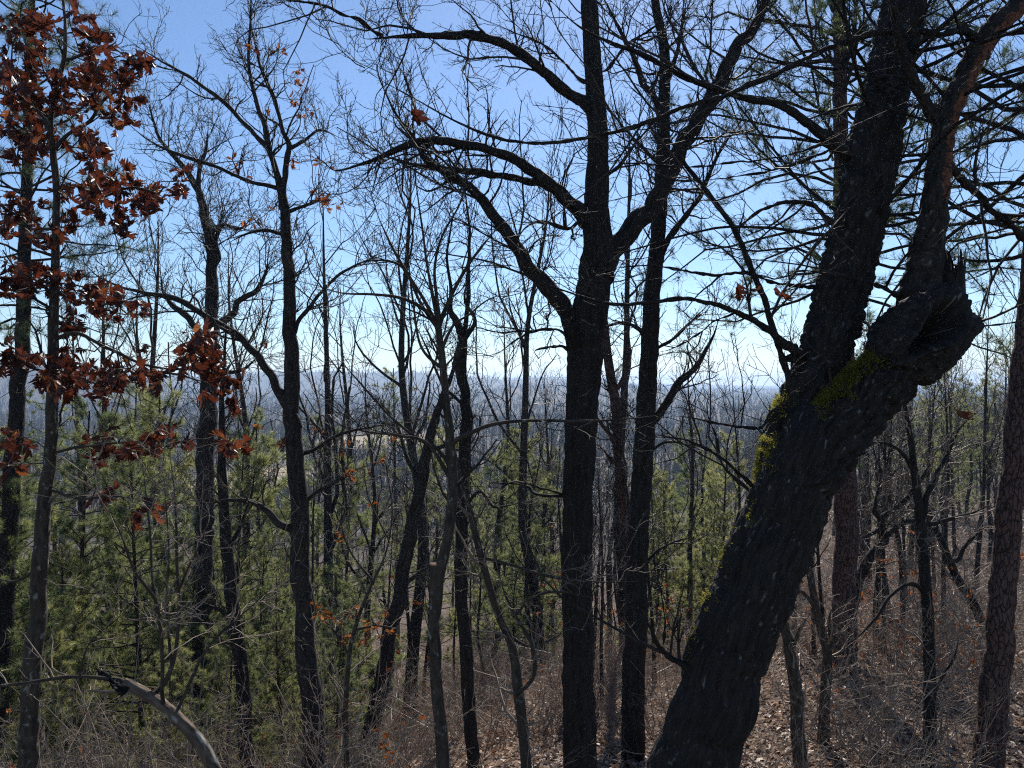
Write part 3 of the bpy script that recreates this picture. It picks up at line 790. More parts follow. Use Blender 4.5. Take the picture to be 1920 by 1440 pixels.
# 4 other traced deciduous trees --------------------------------------------------------
f_tree, f_foot, f_wood, f_tw = traced_tree('oak_tree', 'slim dark oak with a low limb arching left and small brown leaves still on top', 'tree', 11.0,
    [(597, 1470, 46), (592, 1420, 43), (585, 1330, 42), (572, 1200, 38), (566, 1050, 36), (560, 950, 34), (550, 830, 32), (545, 720, 30), (543, 600, 24), (541, 480, 21), (536, 410, 19), (527, 360, 17), (518, 320, 12), (505, 285, 11), (497, 240, 10), (480, 190, 8), (466, 120, 6), (470, 30, 4), (470, -80, 2)],
    [[(530, 385, 15), (533, 345, 13), (540, 300, 12), (543, 272, 11), (530, 240, 9), (512, 185, 8), (492, 130, 7), (472, 60, 5), (460, -40, 3)],
     [(502, 275, 11), (462, 236, 9), (420, 192, 9), (382, 162, 8), (350, 142, 7), (310, 120, 6), (262, 90, 4), (230, 60, 2)],
     [(518, 352, 10), (460, 340, 8), (400, 312, 8), (330, 286, 7), (270, 255, 5), (210, 205, 3)],
     [(552, 800, 26), (548, 778, 19), (522, 732, 17), (490, 682, 16), (455, 641, 15), (415, 611, 14), (370, 582, 13), (330, 561, 11), (290, 552, 10), (240, 541, 8), (195, 525, 7), (165, 502, 6), (150, 475, 4), (140, 440, 2)],
     [(545, 640, 12), (562, 600, 9), (582, 575, 8), (602, 548, 7), (645, 510, 6), (700, 486, 4), (760, 470, 2)],
     [(552, 850, 12), (590, 842, 8), (640, 815, 7), (700, 800, 5), (770, 790, 3)],
     [(556, 1000, 20), (545, 992, 16), (518, 978, 14), (492, 952, 12), (472, 941, 10), (430, 936, 8), (390, 942, 6), (340, 935, 3)],
     [(545, 275, 9), (570, 262, 7), (600, 245, 6), (640, 260, 4)],
     [(533, 400, 10), (560, 390, 7), (600, 375, 6), (630, 360, 4)],
     [(535, 440, 9), (500, 430, 6), (460, 440, 5), (420, 460, 3)],
     [(562, 950, 10), (600, 920, 8), (650, 890, 7), (700, 870, 4)]],
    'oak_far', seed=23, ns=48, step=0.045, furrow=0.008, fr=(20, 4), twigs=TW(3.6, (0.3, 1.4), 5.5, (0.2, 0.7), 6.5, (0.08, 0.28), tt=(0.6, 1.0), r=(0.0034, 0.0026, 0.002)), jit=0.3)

traced_tree('bare_tree', 'bare dark tree with crooked stubby limbs behind the red leaves on the left', 'tree', 17.0,
    [(372, 1350, 34), (380, 1150, 33), (386, 1000, 33), (388, 760, 31), (392, 650, 25), (393, 560, 23), (397, 480, 20), (386, 420, 17), (376, 370, 14), (356, 330, 11), (332, 300, 9), (300, 260, 6), (280, 200, 3)],
    [[(394, 625, 16), (412, 605, 13), (440, 590, 12), (452, 566, 11), (480, 545, 10), (500, 505, 7), (505, 450, 4)],
     [(388, 640, 14), (365, 610, 12), (345, 585, 12), (322, 570, 10), (303, 540, 7), (300, 490, 3)],
     [(395, 500, 12), (410, 480, 10), (405, 450, 8), (430, 400, 5)],
     [(378, 380, 9), (372, 330, 8), (385, 280, 6), (392, 220, 3)],
     [(390, 730, 10), (420, 700, 8), (460, 690, 6), (500, 650, 3)],
     [(390, 440, 9), (420, 420, 7), (450, 430, 6), (480, 400, 3)]],
    'oak_far', seed=29, ns=28, step=0.08, twigs=TW(4.0, (0.5, 2.2), 4.5, (0.3, 1.0), 5.5, (0.1, 0.4), tt=(0.5, 1.0), r=(0.005, 0.004, 0.003)), jit=0.35)

traced_tree('bare_tree', 'dark crooked trunk right of the tangle of upright shoots, low on the left', 'tree', 13.0,
    [(470, 1470, 30), (466, 1420, 28), (456, 1300, 25), (445, 1180, 24), (430, 1080, 23), (421, 980, 21), (418, 860, 15), (414, 760, 10), (420, 680, 6), (425, 600, 3)],
    [[(425, 1030, 9), (450, 990, 7), (470, 930, 5), (480, 860, 3)], [(445, 1190, 9), (420, 1150, 7), (380, 1130, 5), (340, 1090, 3)]],
    'oak', seed=31, ns=26, step=0.07, twigs=TW(3.0, (0.4, 1.6), 4.5, (0.2, 0.8), 6, (0.08, 0.3), tt=(0.35, 1.0), r=(0.004, 0.003, 0.0022)))

traced_tree('bare_tree', 'dark crooked tree with a knotted bend close behind the sawn sapling', 'tree', 10.5,
    [(887, 1430, 27), (885, 1400, 26), (878, 1300, 26), (870, 1150, 24), (865, 1050, 24), (863, 960, 24), (868, 880, 24), (877, 800, 25), (873, 745, 20), (866, 690, 21), (868, 645, 16), (856, 605, 14), (843, 580, 10), (846, 540, 7), (838, 480, 5), (850, 400, 3)],
    [[(868, 655, 13), (875, 600, 10), (877, 520, 8), (881, 430, 6), (872, 350, 4), (878, 280, 2)],
     [(872, 640, 9), (890, 600, 8), (870, 560, 6), (880, 510, 3)],
     [(866, 960, 9), (900, 920, 7), (930, 950, 6), (990, 940, 3)],
     [(872, 760, 8), (830, 720, 6), (800, 650, 5), (770, 590, 3)]],
    'oak', seed=37, ns=32, step=0.05, furrow=0.006, twigs=TW(3.2, (0.3, 1.3), 5, (0.2, 0.7), 6, (0.08, 0.28), tt=(0.4, 1.0), r=(0.0034, 0.0026, 0.002)))

traced_tree('bare_tree', 'bare trunk leaning right behind the orange leafed shrub', 'tree', 15.0,
    [(690, 1390, 30), (697, 1360, 29), (720, 1250, 28), (745, 1130, 27), (765, 1020, 26), (785, 930, 23), (800, 850, 20), (815, 785, 16), (830, 742, 12), (848, 700, 8), (860, 640, 4)],
    [[(752, 1100, 10), (800, 1060, 8), (840, 1040, 5)], [(790, 900, 9), (760, 850, 7), (740, 790, 5), (700, 740, 3)], [(800, 850, 9), (850, 830, 7), (900, 800, 4)]],
    'oak_far', seed=41, ns=28, step=0.07, twigs=TW(3.0, (0.4, 1.7), 4.5, (0.25, 0.8), 6, (0.1, 0.3), tt=(0.4, 1.0), r=(0.0045, 0.0034, 0.0025)))

traced_tree('bare_tree', 'slender reddish trunk close behind the two dark oaks', 'tree', 16.0,
    [(1190, 1250, 30), (1186, 1100, 26), (1168, 920, 22), (1160, 815, 20), (1153, 747, 19), (1140, 680, 17), (1133, 580, 10), (1136, 500, 6), (1128, 420, 3)],
    [[(1150, 740, 9), (1175, 690, 7), (1180, 620, 5), (1190, 560, 3)], [(1163, 850, 9), (1125, 790, 7), (1090, 760, 4)], [(1165, 880, 9), (1145, 860, 7), (1130, 840, 4)]],
    'pine', seed=43, ns=24, step=0.09, twigs=TW(3.4, (0.4, 1.6), 4.5, (0.25, 0.8), 6, (0.1, 0.3), tt=(0.4, 1.0), r=(0.0045, 0.0034, 0.0025)))

# sapling with the fan of branches, sawn side stub
h_tree, h_foot, h_wood, _ = traced_tree('sapling', 'slender forked sapling with a sawn-off side stub and a fan of fine branches', 'sapling', 5.5,
    [(836, 1480, 26), (829, 1430, 25), (822, 1340, 24), (815, 1250, 23), (813, 1160, 22), (821, 1085, 22), (838, 1005, 20), (848, 910, 20), (843, 835, 18), (836, 750, 14), (828, 680, 13), (822, 605, 12), (819, 560, 7), (815, 500, 5), (830, 440, 4), (866, 372, 3), (874, 300, 2)],
    [[(822, 612, 11), (832, 585, 9), (852, 540, 7), (882, 490, 6), (922, 440, 4), (965, 395, 2)],
     [(822, 615, 10), (806, 588, 8), (760, 562, 6), (700, 553, 5), (640, 550, 4), (580, 530, 2)],
     [(822, 612, 10), (805, 580, 7), (775, 530, 6), (740, 470, 5), (712, 410, 3), (690, 350, 2)],
     [(821, 600, 9), (806, 530, 6), (793, 440, 4), (780, 340, 3), (775, 260, 2)],
     [(824, 620, 9), (790, 570, 6), (755, 500, 5), (690, 490, 4), (620, 520, 2)],
     [(830, 690, 8), (790, 650, 5), (775, 560, 4), (765, 480, 3), (760, 400, 2)],
     [(845, 845, 12), (853, 828, 9), (880, 812, 8), (917, 797, 7), (973, 790, 6), (1073, 790, 5), (1180, 785, 4), (1290, 770, 2)],
     [(846, 880, 9), (820, 840, 7), (780, 820, 6), (720, 770, 5), (660, 700, 4), (600, 640, 2)],
     [(846, 900, 9), (800, 830, 6), (745, 815, 5), (690, 810, 4), (610, 790, 2)],
     [(826, 660, 7), (850, 610, 5), (880, 590, 4), (920, 560, 3), (990, 540, 2)],
     dict(rows=[(818, 1115, 20), (816, 1088, 19), (815, 1058, 18)], dd=0.0, name='sawn_stub', flare=0.1, jit=0.05, twig=False)],
    'sapling', seed=47, ns=24, step=0.04, jit=0.35, limb_ns=8,
    twigs=TW(5.0, (0.2, 0.9), 5.5, (0.12, 0.5), 5, (0.05, 0.2), up=0.06, r=(0.0022, 0.0015, 0.0011), tt=(0.6, 1.0), g=0.14))
cutp = px(815, 1057.5, 5.5)
th = np.linspace(0, 2 * math.pi, 16, endpoint=False)
cv = np.stack([np.cos(th) * 0.035, np.sin(th) * 0.035, 0.002 + 0 * th], -1)
cme = new_mesh('cut_face', np.vstack([cv + np.array([0, 0, 0.004]), cv * np.array([1, 1, -3])]) + cutp - h_foot,
               np.concatenate([np.arange(16), np.stack([np.arange(16), np.arange(16) + 16, (np.arange(16) + 1) % 16 + 16, (np.arange(16) + 1) % 16], -1).ravel()]),
               np.concatenate([[0], 16 + np.arange(16) * 4]), M['cut'], smooth=False)
stub = [c for c in h_tree.children if c.name.startswith('sawn_stub')][0]
mesh_obj('cut_face', cme, stub)

traced_tree('sapling', 'thin bent sapling leaning left at bottom centre beside a broken white stick', 'sapling', 6.0,
    [(992, 1480, 21), (981, 1400, 20), (971, 1310, 20), (965, 1240, 17), (950, 1190, 15), (925, 1130, 14), (905, 1060, 14), (890, 1000, 13), (878, 950, 10), (862, 890, 7), (850, 830, 4)],
    [[(975, 1320, 12), (968, 1300, 9), (985, 1290, 8), (1002, 1260, 8), (995, 1205, 7), (966, 1155, 7), (945, 1110, 6), (930, 1050, 3)],
     [(966, 1155, 6), (1000, 1120, 5), (1050, 1110, 4), (1110, 1120, 2)],
     [(900, 1045, 6), (960, 1060, 5), (1030, 1080, 5), (1120, 1090, 4), (1200, 1090, 2)],
     [(948, 1185, 6), (990, 1210, 5), (1030, 1200, 4), (1080, 1170, 2)]],
    'sapling', seed=53, ns=20, step=0.05, jit=0.4, limb_ns=8, twigs=TW(3.5, (0.2, 0.9), 5.5, (0.12, 0.5), 6, (0.05, 0.2), up=0.05, r=(0.0024, 0.0017, 0.0013), tt=(0.3, 1.0)), twig_mat='shrub')

traced_tree('bare_tree', 'slim dark forked tree standing between the two right hand pine trunks', 'tree', 10.0,
    [(1746, 1470, 25), (1745, 1420, 24), (1745, 1300, 22), (1738, 1130, 20), (1728, 1000, 18), (1724, 962, 17), (1713, 885, 13), (1706, 820, 10), (1695, 750, 7), (1690, 690, 5), (1700, 600, 3)],
    [[(1727, 975, 13), (1738, 935, 10), (1755, 900, 9), (1776, 850, 7), (1802, 800, 5), (1850, 758, 3)],
     [(1730, 985, 9), (1770, 976, 7), (1830, 960, 5), (1880, 930, 3)],
     [(1735, 1112, 10), (1720, 1098, 8), (1698, 1096, 7), (1668, 1118, 6), (1640, 1160, 5), (1600, 1200, 4), (1560, 1212, 2)],
     [(1712, 880, 8), (1680, 840, 6), (1640, 830, 4), (1600, 845, 2)],
     [(1743, 1320, 8), (1760, 1280, 6), (1790, 1230, 4), (1800, 1180, 2)]],
    'oak', seed=59, ns=26, step=0.05, twigs=TW(3.4, (0.3, 1.2), 5, (0.2, 0.7), 6, (0.08, 0.28), tt=(0.35, 1.0), r=(0.003, 0.0023, 0.0018)), twig_mat='shrub')

traced_tree('bare_tree', 'bowed leafless trunk leaning left just behind the foot of the leaning mossy tree', 'tree', 9.0,
    [(1508, 1470, 27), (1503, 1420, 26), (1495, 1310, 24), (1484, 1235, 21), (1474, 1180, 17), (1466, 1150, 14), (1462, 1100, 10), (1468, 1040, 5)],
    [[(1480, 1225, 9), (1500, 1180, 7), (1520, 1150, 4)]],
    'sapling', seed=61, ns=24, step=0.05, twigs=TW(2.5, (0.2, 1.0), 4.5, (0.15, 0.6), 5, (0.08, 0.25), tt=(0.5, 1.0), r=(0.003, 0.0022, 0.0017)), twig_mat='shrub')
traced_tree('bare_tree', 'crooked leafless trunk pressed against the left side of the red pine', 'tree', 10.5,
    [(1540, 1470, 24), (1542, 1430, 23), (1548, 1330, 20), (1551, 1250, 18), (1541, 1190, 16), (1526, 1130, 14), (1516, 1070, 12), (1500, 1055, 8), (1480, 1060, 4)],
    [[(1548, 1240, 9), (1558, 1200, 8), (1556, 1160, 6), (1570, 1120, 3)], [(1530, 1140, 8), (1500, 1110, 6), (1470, 1115, 3)]],
    'sapling', seed=67, ns=24, step=0.05, twigs=TW(2.5, (0.2, 1.0), 4.5, (0.15, 0.6), 5, (0.08, 0.25), tt=(0.5, 1.0), r=(0.003, 0.0022, 0.0017)), twig_mat='shrub')
traced_tree('bare_tree', 'leafless tree with elbowed limbs right of the red pine on the littered slope', 'tree', 15.0,
    [(1590, 1180, 20), (1605, 1105, 19), (1630, 1052, 18), (1655, 1024, 16), (1661, 1010, 15), (1652, 985, 13), (1655, 968, 12), (1690, 945, 10), (1722, 905, 8), (1745, 870, 5)],
    [[(1655, 990, 9), (1625, 1005, 8), (1606, 1012, 6)], [(1656, 1006, 10), (1690, 985, 9), (1725, 972, 7), (1760, 940, 4)], [(1640, 960, 8), (1645, 930, 6), (1650, 890, 4)]],
    'oak', seed=71, ns=22, step=0.07, twigs=TW(4, (0.4, 1.7), 4.5, (0.25, 0.8), 5, (0.1, 0.3), tt=(0.3, 1.0), r=(0.0042, 0.0034, 0.0026)), twig_mat='shrub')
traced_tree('bare_tree', 'thin dark trunk slanting up left in front of the right hillside', 'tree', 18.0,
    [(1845, 1175, 17), (1820, 1120, 16), (1800, 1088, 15), (1783, 1055, 14), (1765, 1015, 12), (1752, 985, 9), (1735, 930, 5)],
    [[(1785, 1050, 9), (1800, 1045, 9), (1815, 1020, 7), (1850, 985, 4)]],
    'oak', seed=73, ns=20, step=0.08, twigs=TW(4, (0.4, 1.7), 4.5, (0.25, 0.8), 5, (0.1, 0.3), tt=(0.3, 1.0), r=(0.0048, 0.0038, 0.003)), twig_mat='shrub')
traced_tree('bare_tree', 'straight narrow dark trunk on the slope just right of the red pine', 'tree', 25.0,
    [(1624, 1080, 17), (1625, 1000, 15), (1627, 940, 13), (1622, 850, 10), (1626, 740, 6), (1620, 640, 3)], [],
    'oak', seed=79, ns=16, step=0.15, twigs=TW(3.2, (0.5, 2.4), 3.5, (0.3, 1.1), 4, (0.1, 0.4), tt=(0.3, 1.0), r=(0.006, 0.005, 0.004)))

# arched broken stem low on the left with upright shoots -------------------------------
p_tree, p_foot, p_wood, _ = traced_tree('arched_stem', 'pale arched stem with a black rotten broken tip and upright shoots', 'fallen branch', 4.5,
    [(418, 1490, 26), (396, 1432, 25), (370, 1390, 25), (332, 1347, 25), (292, 1313, 23), (255, 1292, 22), (232, 1281, 19)],
    [dict(rows=[(238, 1284, 19), (222, 1276, 21), (206, 1266, 15), (193, 1258, 11), (181, 1251, 5)], dd=0.0, mat='charred', name='rotten_tip', jit=1.4, step=0.008, twig=False, ns=40, flare=0, furrow=0.03),
     [(222, 1274, 10), (190, 1271, 9), (140, 1268, 9), (90, 1272, 9), (30, 1281, 8), (-50, 1292, 8), (-120, 1296, 5)],
     dict(rows=[(272, 1316, 14), (284, 1302, 11), (304, 1284, 11), (320, 1248, 10), (330, 1200, 9), (335, 1130, 8), (332, 1060, 7), (331, 960, 5), (322, 880, 4), (312, 790, 2)], name='shoot', dd=0.5),
     dict(rows=[(307, 1326, 11), (305, 1290, 9), (303, 1227, 9), (293, 1133, 8), (272, 1095, 7), (253, 1070, 7), (232, 1012, 6), (205, 955, 5), (170, 900, 3)], name='shoot', dd=-0.5),
     dict(rows=[(326, 1345, 10), (345, 1308, 8), (362, 1268, 8), (380, 1230, 7), (410, 1190, 6), (450, 1155, 5), (500, 1110, 4), (540, 1070, 2)], name='shoot', dd=0.4),
     dict(rows=[(322, 1245, 8), (316, 1190, 6), (312, 1120, 6), (316, 1040, 5), (312, 950, 4), (305, 870, 2)], name='shoot', dd=0.1),
     dict(rows=[(296, 1150, 8), (285, 1080, 6), (280, 1000, 5), (270, 900, 4), (262, 820, 2)], name='shoot', dd=0.3),
     dict(rows=[(334, 1110, 7), (350, 1070, 6), (365, 1040, 5), (385, 990, 4), (390, 940, 2)], name='shoot', dd=-0.4),
     dict(rows=[(150, 1268, 5), (165, 1210, 4), (220, 1160, 4), (240, 1140, 2)], name='shoot', dd=-0.4)],
    'fallen', seed=83, ns=48, step=0.015, furrow=0.005, fr=(30, 9), jit=0.35, limb_ns=8, limb_mat='sapling',
    twigs=TW(5.0, (0.2, 0.8), 5.0, (0.1, 0.4), 5, (0.05, 0.18), up=0.03, r=(0.002, 0.0014, 0.001), tt=(0.98, 1.0), g=0.2), twig_mat='shrub')

# ------------------------------------------------------------------ withered leaves: several lobed leaf meshes shared by all
def leaf_mesh(name, mat, seed, lobes=3):
    rng = np.random.default_rng(seed)
    # half outline of a lobed oak leaf, length 1 along +y
    ys, xs = [0.0, 0.12], [0.02, 0.05]
    for k in range(lobes):
        y0 = 0.2 + 0.62 * k / lobes
        wv = (0.26, 0.38, 0.28)[k % 3] * (0.85 + 0.3 * rng.random())
        ys += [y0 + 0.06, y0 + 0.19, y0 + 0.2]
        xs += [wv * 0.8, wv, 0.11]
    ys += [0.9, 1.0]; xs += [0.1, 0.012]
    n = len(ys)
    V = []
    for i in range(n): V.append((0, ys[i], 0))
    for s in (-1, 1):
        for i in range(n): V.append((s * xs[i] * (0.9 + 0.2 * rng.random()), ys[i] + 0.02 * rng.normal(), 0))
    V = np.array(V)
    curl, fold, tw = rng.uniform(0.3, 2.6), rng.uniform(0.2, 1.3), rng.uniform(-1.8, 1.8)
    x, y = V[:, 0].copy(), V[:, 1].copy()
    z = np.abs(x) * fold + 0.06 * np.sin(y * 9 + x * 11)
    a = tw * (y - 0.3)
    x2 = x * np.cos(a) - z * np.sin(a); z2 = x * np.sin(a) + z * np.cos(a)
    b = curl * y
    V = np.stack([x2, np.where(curl > 1e-3, np.sin(b) / curl, y) - 0 * z2, z2 + (1 - np.cos(b)) / curl], -1)
    L = []
    for s, o in ((0, n), (1, 2 * n)):
        for i in range(n - 1):
            q = [i, i + 1, o + i + 1, o + i]
            L += q if s == 0 else q[::-1]
    me = new_mesh(name, V, L, np.arange(len(L) // 4) * 4, mat, smooth=False)
    return me
RED = [leaf_mesh('leaf', M['redleaf'], 200 + i, 2 + i % 3) for i in range(14)]
TAN = [leaf_mesh('leaf', M['tanleaf'], 230 + i) for i in range(6)]

def rot_from(y, rng):
    """rotation with +y along the given direction, random roll"""
    y = y / np.linalg.norm(y)
    x = np.cross(y, rng.normal(size=3)); x /= np.linalg.norm(x)
    z = np.cross(x, y)
    from mathutils import Matrix
    return Matrix(((x[0], y[0], z[0]), (x[1], y[1], z[1]), (x[2], y[2], z[2]))).to_euler()

def face_rot(y):
    from mathutils import Matrix
    y = y / np.linalg.norm(y); z = np.array([0.35, -1.0, 0.1]); z = z - y * (z @ y); z /= np.linalg.norm(z); x = np.cross(y, z)
    return Matrix(((x[0], y[0], z[0]), (x[1], y[1], z[1]), (x[2], y[2], z[2]))).to_euler()

def add_leaves(root, foot, spots, dirs, sizes, kinds, rng, cap=290):
    order = list(range(len(spots)))
    rng.shuffle(order)
    for q in order[:cap]:
        o = bpy.data.objects.new('leaf', kinds[int(rng.integers(len(kinds)))])
        COL.objects.link(o); o.parent = root
        o.location = spots[q] - foot
        o.rotation_euler = rot_from(dirs[q], rng)
        s = sizes[q]; o.scale = (s * rng.uniform(0.55, 1.05), s, s * rng.uniform(0.8, 1.5))
    rest = order[cap:]
    if rest:
        Vs, Ls, Ss, off, lo = [], [], [], 0, 0
        for q in rest:
            me = kinds[int(rng.integers(len(kinds)))]
            v = np.empty(len(me.vertices) * 3, np.float32); me.vertices.foreach_get('co', v); v = v.reshape(-1, 3)
            l = np.empty(len(me.loops), np.int32); me.loops.foreach_get('vertex_index', l)
            Rm = np.array(rot_from(dirs[q], rng).to_matrix())
            Vs.append((v * sizes[q]) @ Rm.T + spots[q] - foot); Ls.append(l + off); off += len(v)
        l = np.concatenate(Ls)
        me = new_mesh('leaves', np.concatenate(Vs), l, np.arange(len(l) // 4) * 4, kinds[0].materials[0], smooth=False)
        o = mesh_obj('leaves', me, root); o['kind'] = 'stuff'

def leafy_clusters(root, foot, wood, clusters, d, rng, kinds, size, depth_spread=0.5, cap=290, twig_mat='twig', hang=0.6, per=4, mult=1.0, widen=1.0):
    """for each cluster: a branchlet from the nearest stem, sprays on it, leaves at the spray tips"""
    AllP = np.concatenate([P for P, R in wood]); 
    subs, spots, dirs, sizes = [], [], [], []
    sprays = []
    for (cx, cy, rx, ry, n) in clusters:
        rx, ry = rx * widen, ry * widen
        c = px(cx, cy, d + rng.normal() * depth_spread)
        k = int(np.argmin(((AllP - c) ** 2).sum(1) + 0.6 * np.maximum(AllP[:, 2] - c[2], 0) ** 2))
        a = AllP[k]
        t = np.linspace(0, 1, 8)[:, None]
        mid = (a + c) / 2 + np.array([0, 0, 0.12 * np.linalg.norm(c - a)]) + rng.normal(size=3) * 0.05
        path = (1 - t) ** 2 * a + 2 * t * (1 - t) * mid + t ** 2 * c
        path[1:-1] += rng.normal(size=(6, 3)) * 0.015
        subs.append((path[None], np.linspace(0.008, 0.003, 8)[None]))
        m = max(1, int(round(n * mult / per)))
        for j in range(m):
            q = px(cx + rx * rng.uniform(-1, 1), cy + ry * rng.uniform(-1, 1), d + (c[1] - d) + rng.normal() * depth_spread * 0.5)
            b = path[int(rng.integers(3, 8))]
            tt = np.linspace(0, 1, 5)[:, None]
            sp = b + (q - b) * tt; sp[1:-1] += rng.normal(size=(3, 3)) * 0.02
            sprays.append(sp)
            for _ in range(per):
                f = rng.uniform(0.45, 1.0)
                i = min(int(f * 4), 3); pos = sp[i] + (sp[i + 1] - sp[i]) * (f * 4 - i)
                spots.append(pos)
                dr = norm((q - b)) * 0.7 + rng.normal(size=3) * 0.65 + np.array([0, 0, -hang])
                dirs.append(norm(dr)); sizes.append(size * rng.uniform(0.65, 1.25))
    g = [(np.concatenate([a for a, b in subs]) - foot, np.concatenate([b for a, b in subs])),
         (np.array(sprays) - foot, np.tile(np.linspace(0.0028, 0.0016, 5), (len(sprays), 1)))]
    o = mesh_obj('leafy_twigs', tubes_mesh('leafy_twigs', g, 4, M[twig_mat]), root); o['kind'] = 'stuff'
    add_leaves(root, foot, spots, dirs, sizes, kinds, rng, cap)

# the young red oak on the left edge
e_tree, e_foot, e_wood, _ = traced_tree('red_oak_tree', 'young red oak on the left edge still hung with withered dark red leaves', 'tree', 7.0,
    [(46, 1480, 36), (51, 1430, 35), (62, 1250, 32), (72, 1080, 29), (85, 950, 26), (92, 850, 23), (95, 740, 21), (98, 620, 19), (104, 500, 15), (106, 380, 13), (100, 290, 12), (96, 230, 10), (105, 165, 9), (120, 110, 8), (122, 50, 6), (116, -30, 5), (110, -150, 2)],
    [[(106, 415, 9), (135, 395, 7), (190, 372, 6), (250, 352, 5), (310, 372, 3), (328, 410, 2)],
     [(100, 282, 10), (130, 250, 8), (170, 225, 7), (195, 185, 6), (235, 165, 4), (275, 150, 2)],
     [(97, 250, 9), (75, 215, 7), (40, 190, 6), (0, 175, 5), (-60, 165, 3)],
     [(118, 115, 8), (150, 104, 6), (190, 95, 5), (240, 110, 2)],
     [(98, 640, 10), (140, 625, 8), (200, 650, 7), (270, 682, 6), (340, 692, 5), (420, 680, 3)],
     [(96, 735, 10), (150, 715, 8), (220, 720, 7), (300, 700, 6), (370, 712, 5), (450, 735, 3)],
     [(93, 850, 8), (160, 838, 6), (240, 830, 5), (330, 838, 4), (440, 832, 2)],
     [(100, 540, 9), (130, 560, 7), (180, 575, 6), (240, 590, 4), (270, 580, 2)],
     [(104, 480, 8), (60, 470, 6), (20, 480, 5), (-40, 490, 3)],
     [(97, 700, 8), (60, 690, 6), (20, 670, 5), (-30, 660, 3)],
     [(88, 915, 8), (150, 935, 6), (220, 930, 5), (290, 945, 3)],
     [(103, 330, 7), (60, 350, 5), (20, 360, 4), (-20, 350, 2)],
     [(75, 1060, 8), (30, 1090, 6), (-20, 1080, 4)]],
    'sapling', seed=89, ns=30, step=0.045, furrow=0.005, twigs=TW(2.6, (0.25, 0.9), 5, (0.15, 0.5), 5, (0.06, 0.2), tt=(0.5, 1.0), r=(0.0026, 0.0018, 0.0014)), jit=0.25, limb_ns=8)
rng = np.random.default_rng(77)
RC = [(20, 55, 25, 30, 8), (75, 40, 25, 20, 6), (95, 65, 30, 25, 10), (160, 30, 18, 18, 6), (165, 85, 22, 25, 8), (205, 110, 30, 25, 12), (245, 125, 25, 20, 10), (30, 110, 30, 25, 12), (60, 140, 30, 25, 12),
      (15, 160, 20, 30, 8), (120, 150, 25, 20, 8), (165, 130, 25, 18, 8), (150, 190, 28, 25, 12), (190, 170, 22, 22, 8), (40, 190, 30, 25, 12), (10, 220, 20, 25, 10), (110, 205, 20, 20, 8), (225, 190, 25, 18, 8),
      (235, 225, 18, 18, 8), (70, 230, 25, 20, 8), (160, 240, 20, 20, 6), (30, 280, 25, 20, 8), (60, 265, 25, 20, 8), (110, 270, 25, 20, 8), (165, 275, 25, 18, 8), (185, 295, 18, 15, 4),
      (160, 345, 28, 18, 12), (215, 340, 30, 20, 14), (250, 370, 30, 22, 14), (290, 375, 22, 28, 10), (190, 385, 30, 20, 10), (130, 350, 20, 15, 6), (230, 420, 22, 18, 8), (15, 370, 18, 28, 8), (50, 400, 22, 25, 8),
      (10, 430, 15, 25, 6), (75, 440, 22, 18, 6), (130, 420, 15, 20, 6), (340, 330, 22, 25, 6),
      (20, 495, 22, 22, 8), (70, 530, 30, 18, 10), (115, 520, 30, 18, 10), (30, 545, 22, 18, 6), (155, 545, 22, 22, 8), (200, 575, 28, 18, 12), (255, 575, 18, 10, 6), (115, 585, 15, 25, 6), (140, 610, 18, 22, 6),
      (25, 665, 22, 20, 8), (70, 680, 22, 18, 8), (120, 670, 25, 18, 8), (165, 690, 28, 22, 12), (215, 700, 28, 22, 12), (250, 690, 18, 18, 6), (130, 725, 28, 18, 10), (180, 730, 25, 15, 8), (285, 695, 18, 18, 6), (75, 725, 18, 15, 4),
      (340, 650, 22, 18, 8), (375, 640, 28, 22, 14), (365, 680, 22, 22, 10), (390, 690, 22, 18, 8), (275, 650, 8, 10, 2), (415, 715, 25, 18, 8), (440, 740, 18, 18, 6), (375, 745, 15, 10, 3),
      (190, 825, 22, 18, 8), (240, 845, 22, 18, 8), (275, 835, 22, 18, 6), (310, 812, 14, 14, 3), (340, 820, 14, 10, 3), (415, 825, 25, 18, 8), (440, 840, 18, 14, 4), (25, 820, 25, 28, 10), (20, 865, 12, 12, 3),
      (220, 935, 22, 14, 6), (250, 950, 25, 14, 5), (290, 945, 14, 10, 3), (180, 860, 18, 14, 4)]
leafy_clusters(e_tree, e_foot, e_wood, RC, 7.0, rng, RED, 0.142, 0.5, cap=298, per=5, mult=2.3, widen=1.3)

# small brown leaves left on the slim oak and low sprays on the others
FC = [(470, 90, 30, 30, 6), (520, 110, 35, 30, 10), (560, 140, 25, 25, 8), (540, 190, 30, 20, 8), (500, 210, 25, 25, 6), (570, 170, 20, 20, 5), (590, 230, 30, 30, 8), (610, 330, 30, 40, 12), (590, 380, 30, 30, 10), (620, 400, 25, 30, 10),
      (430, 310, 25, 15, 6), (470, 415, 30, 12, 6), (500, 395, 15, 15, 3), (480, 320, 20, 20, 5), (560, 300, 20, 20, 6), (450, 300, 20, 12, 4), (600, 350, 30, 30, 8), (460, 700, 18, 14, 4), (510, 640, 20, 15, 4), (490, 800, 20, 14, 5), (520, 830, 22, 18, 6), (540, 835, 10, 14, 3)]
leafy_clusters(f_tree, f_foot, f_wood, FC, 11.0, np.random.default_rng(78), TAN + RED[:3], 0.105, 0.6, cap=200)

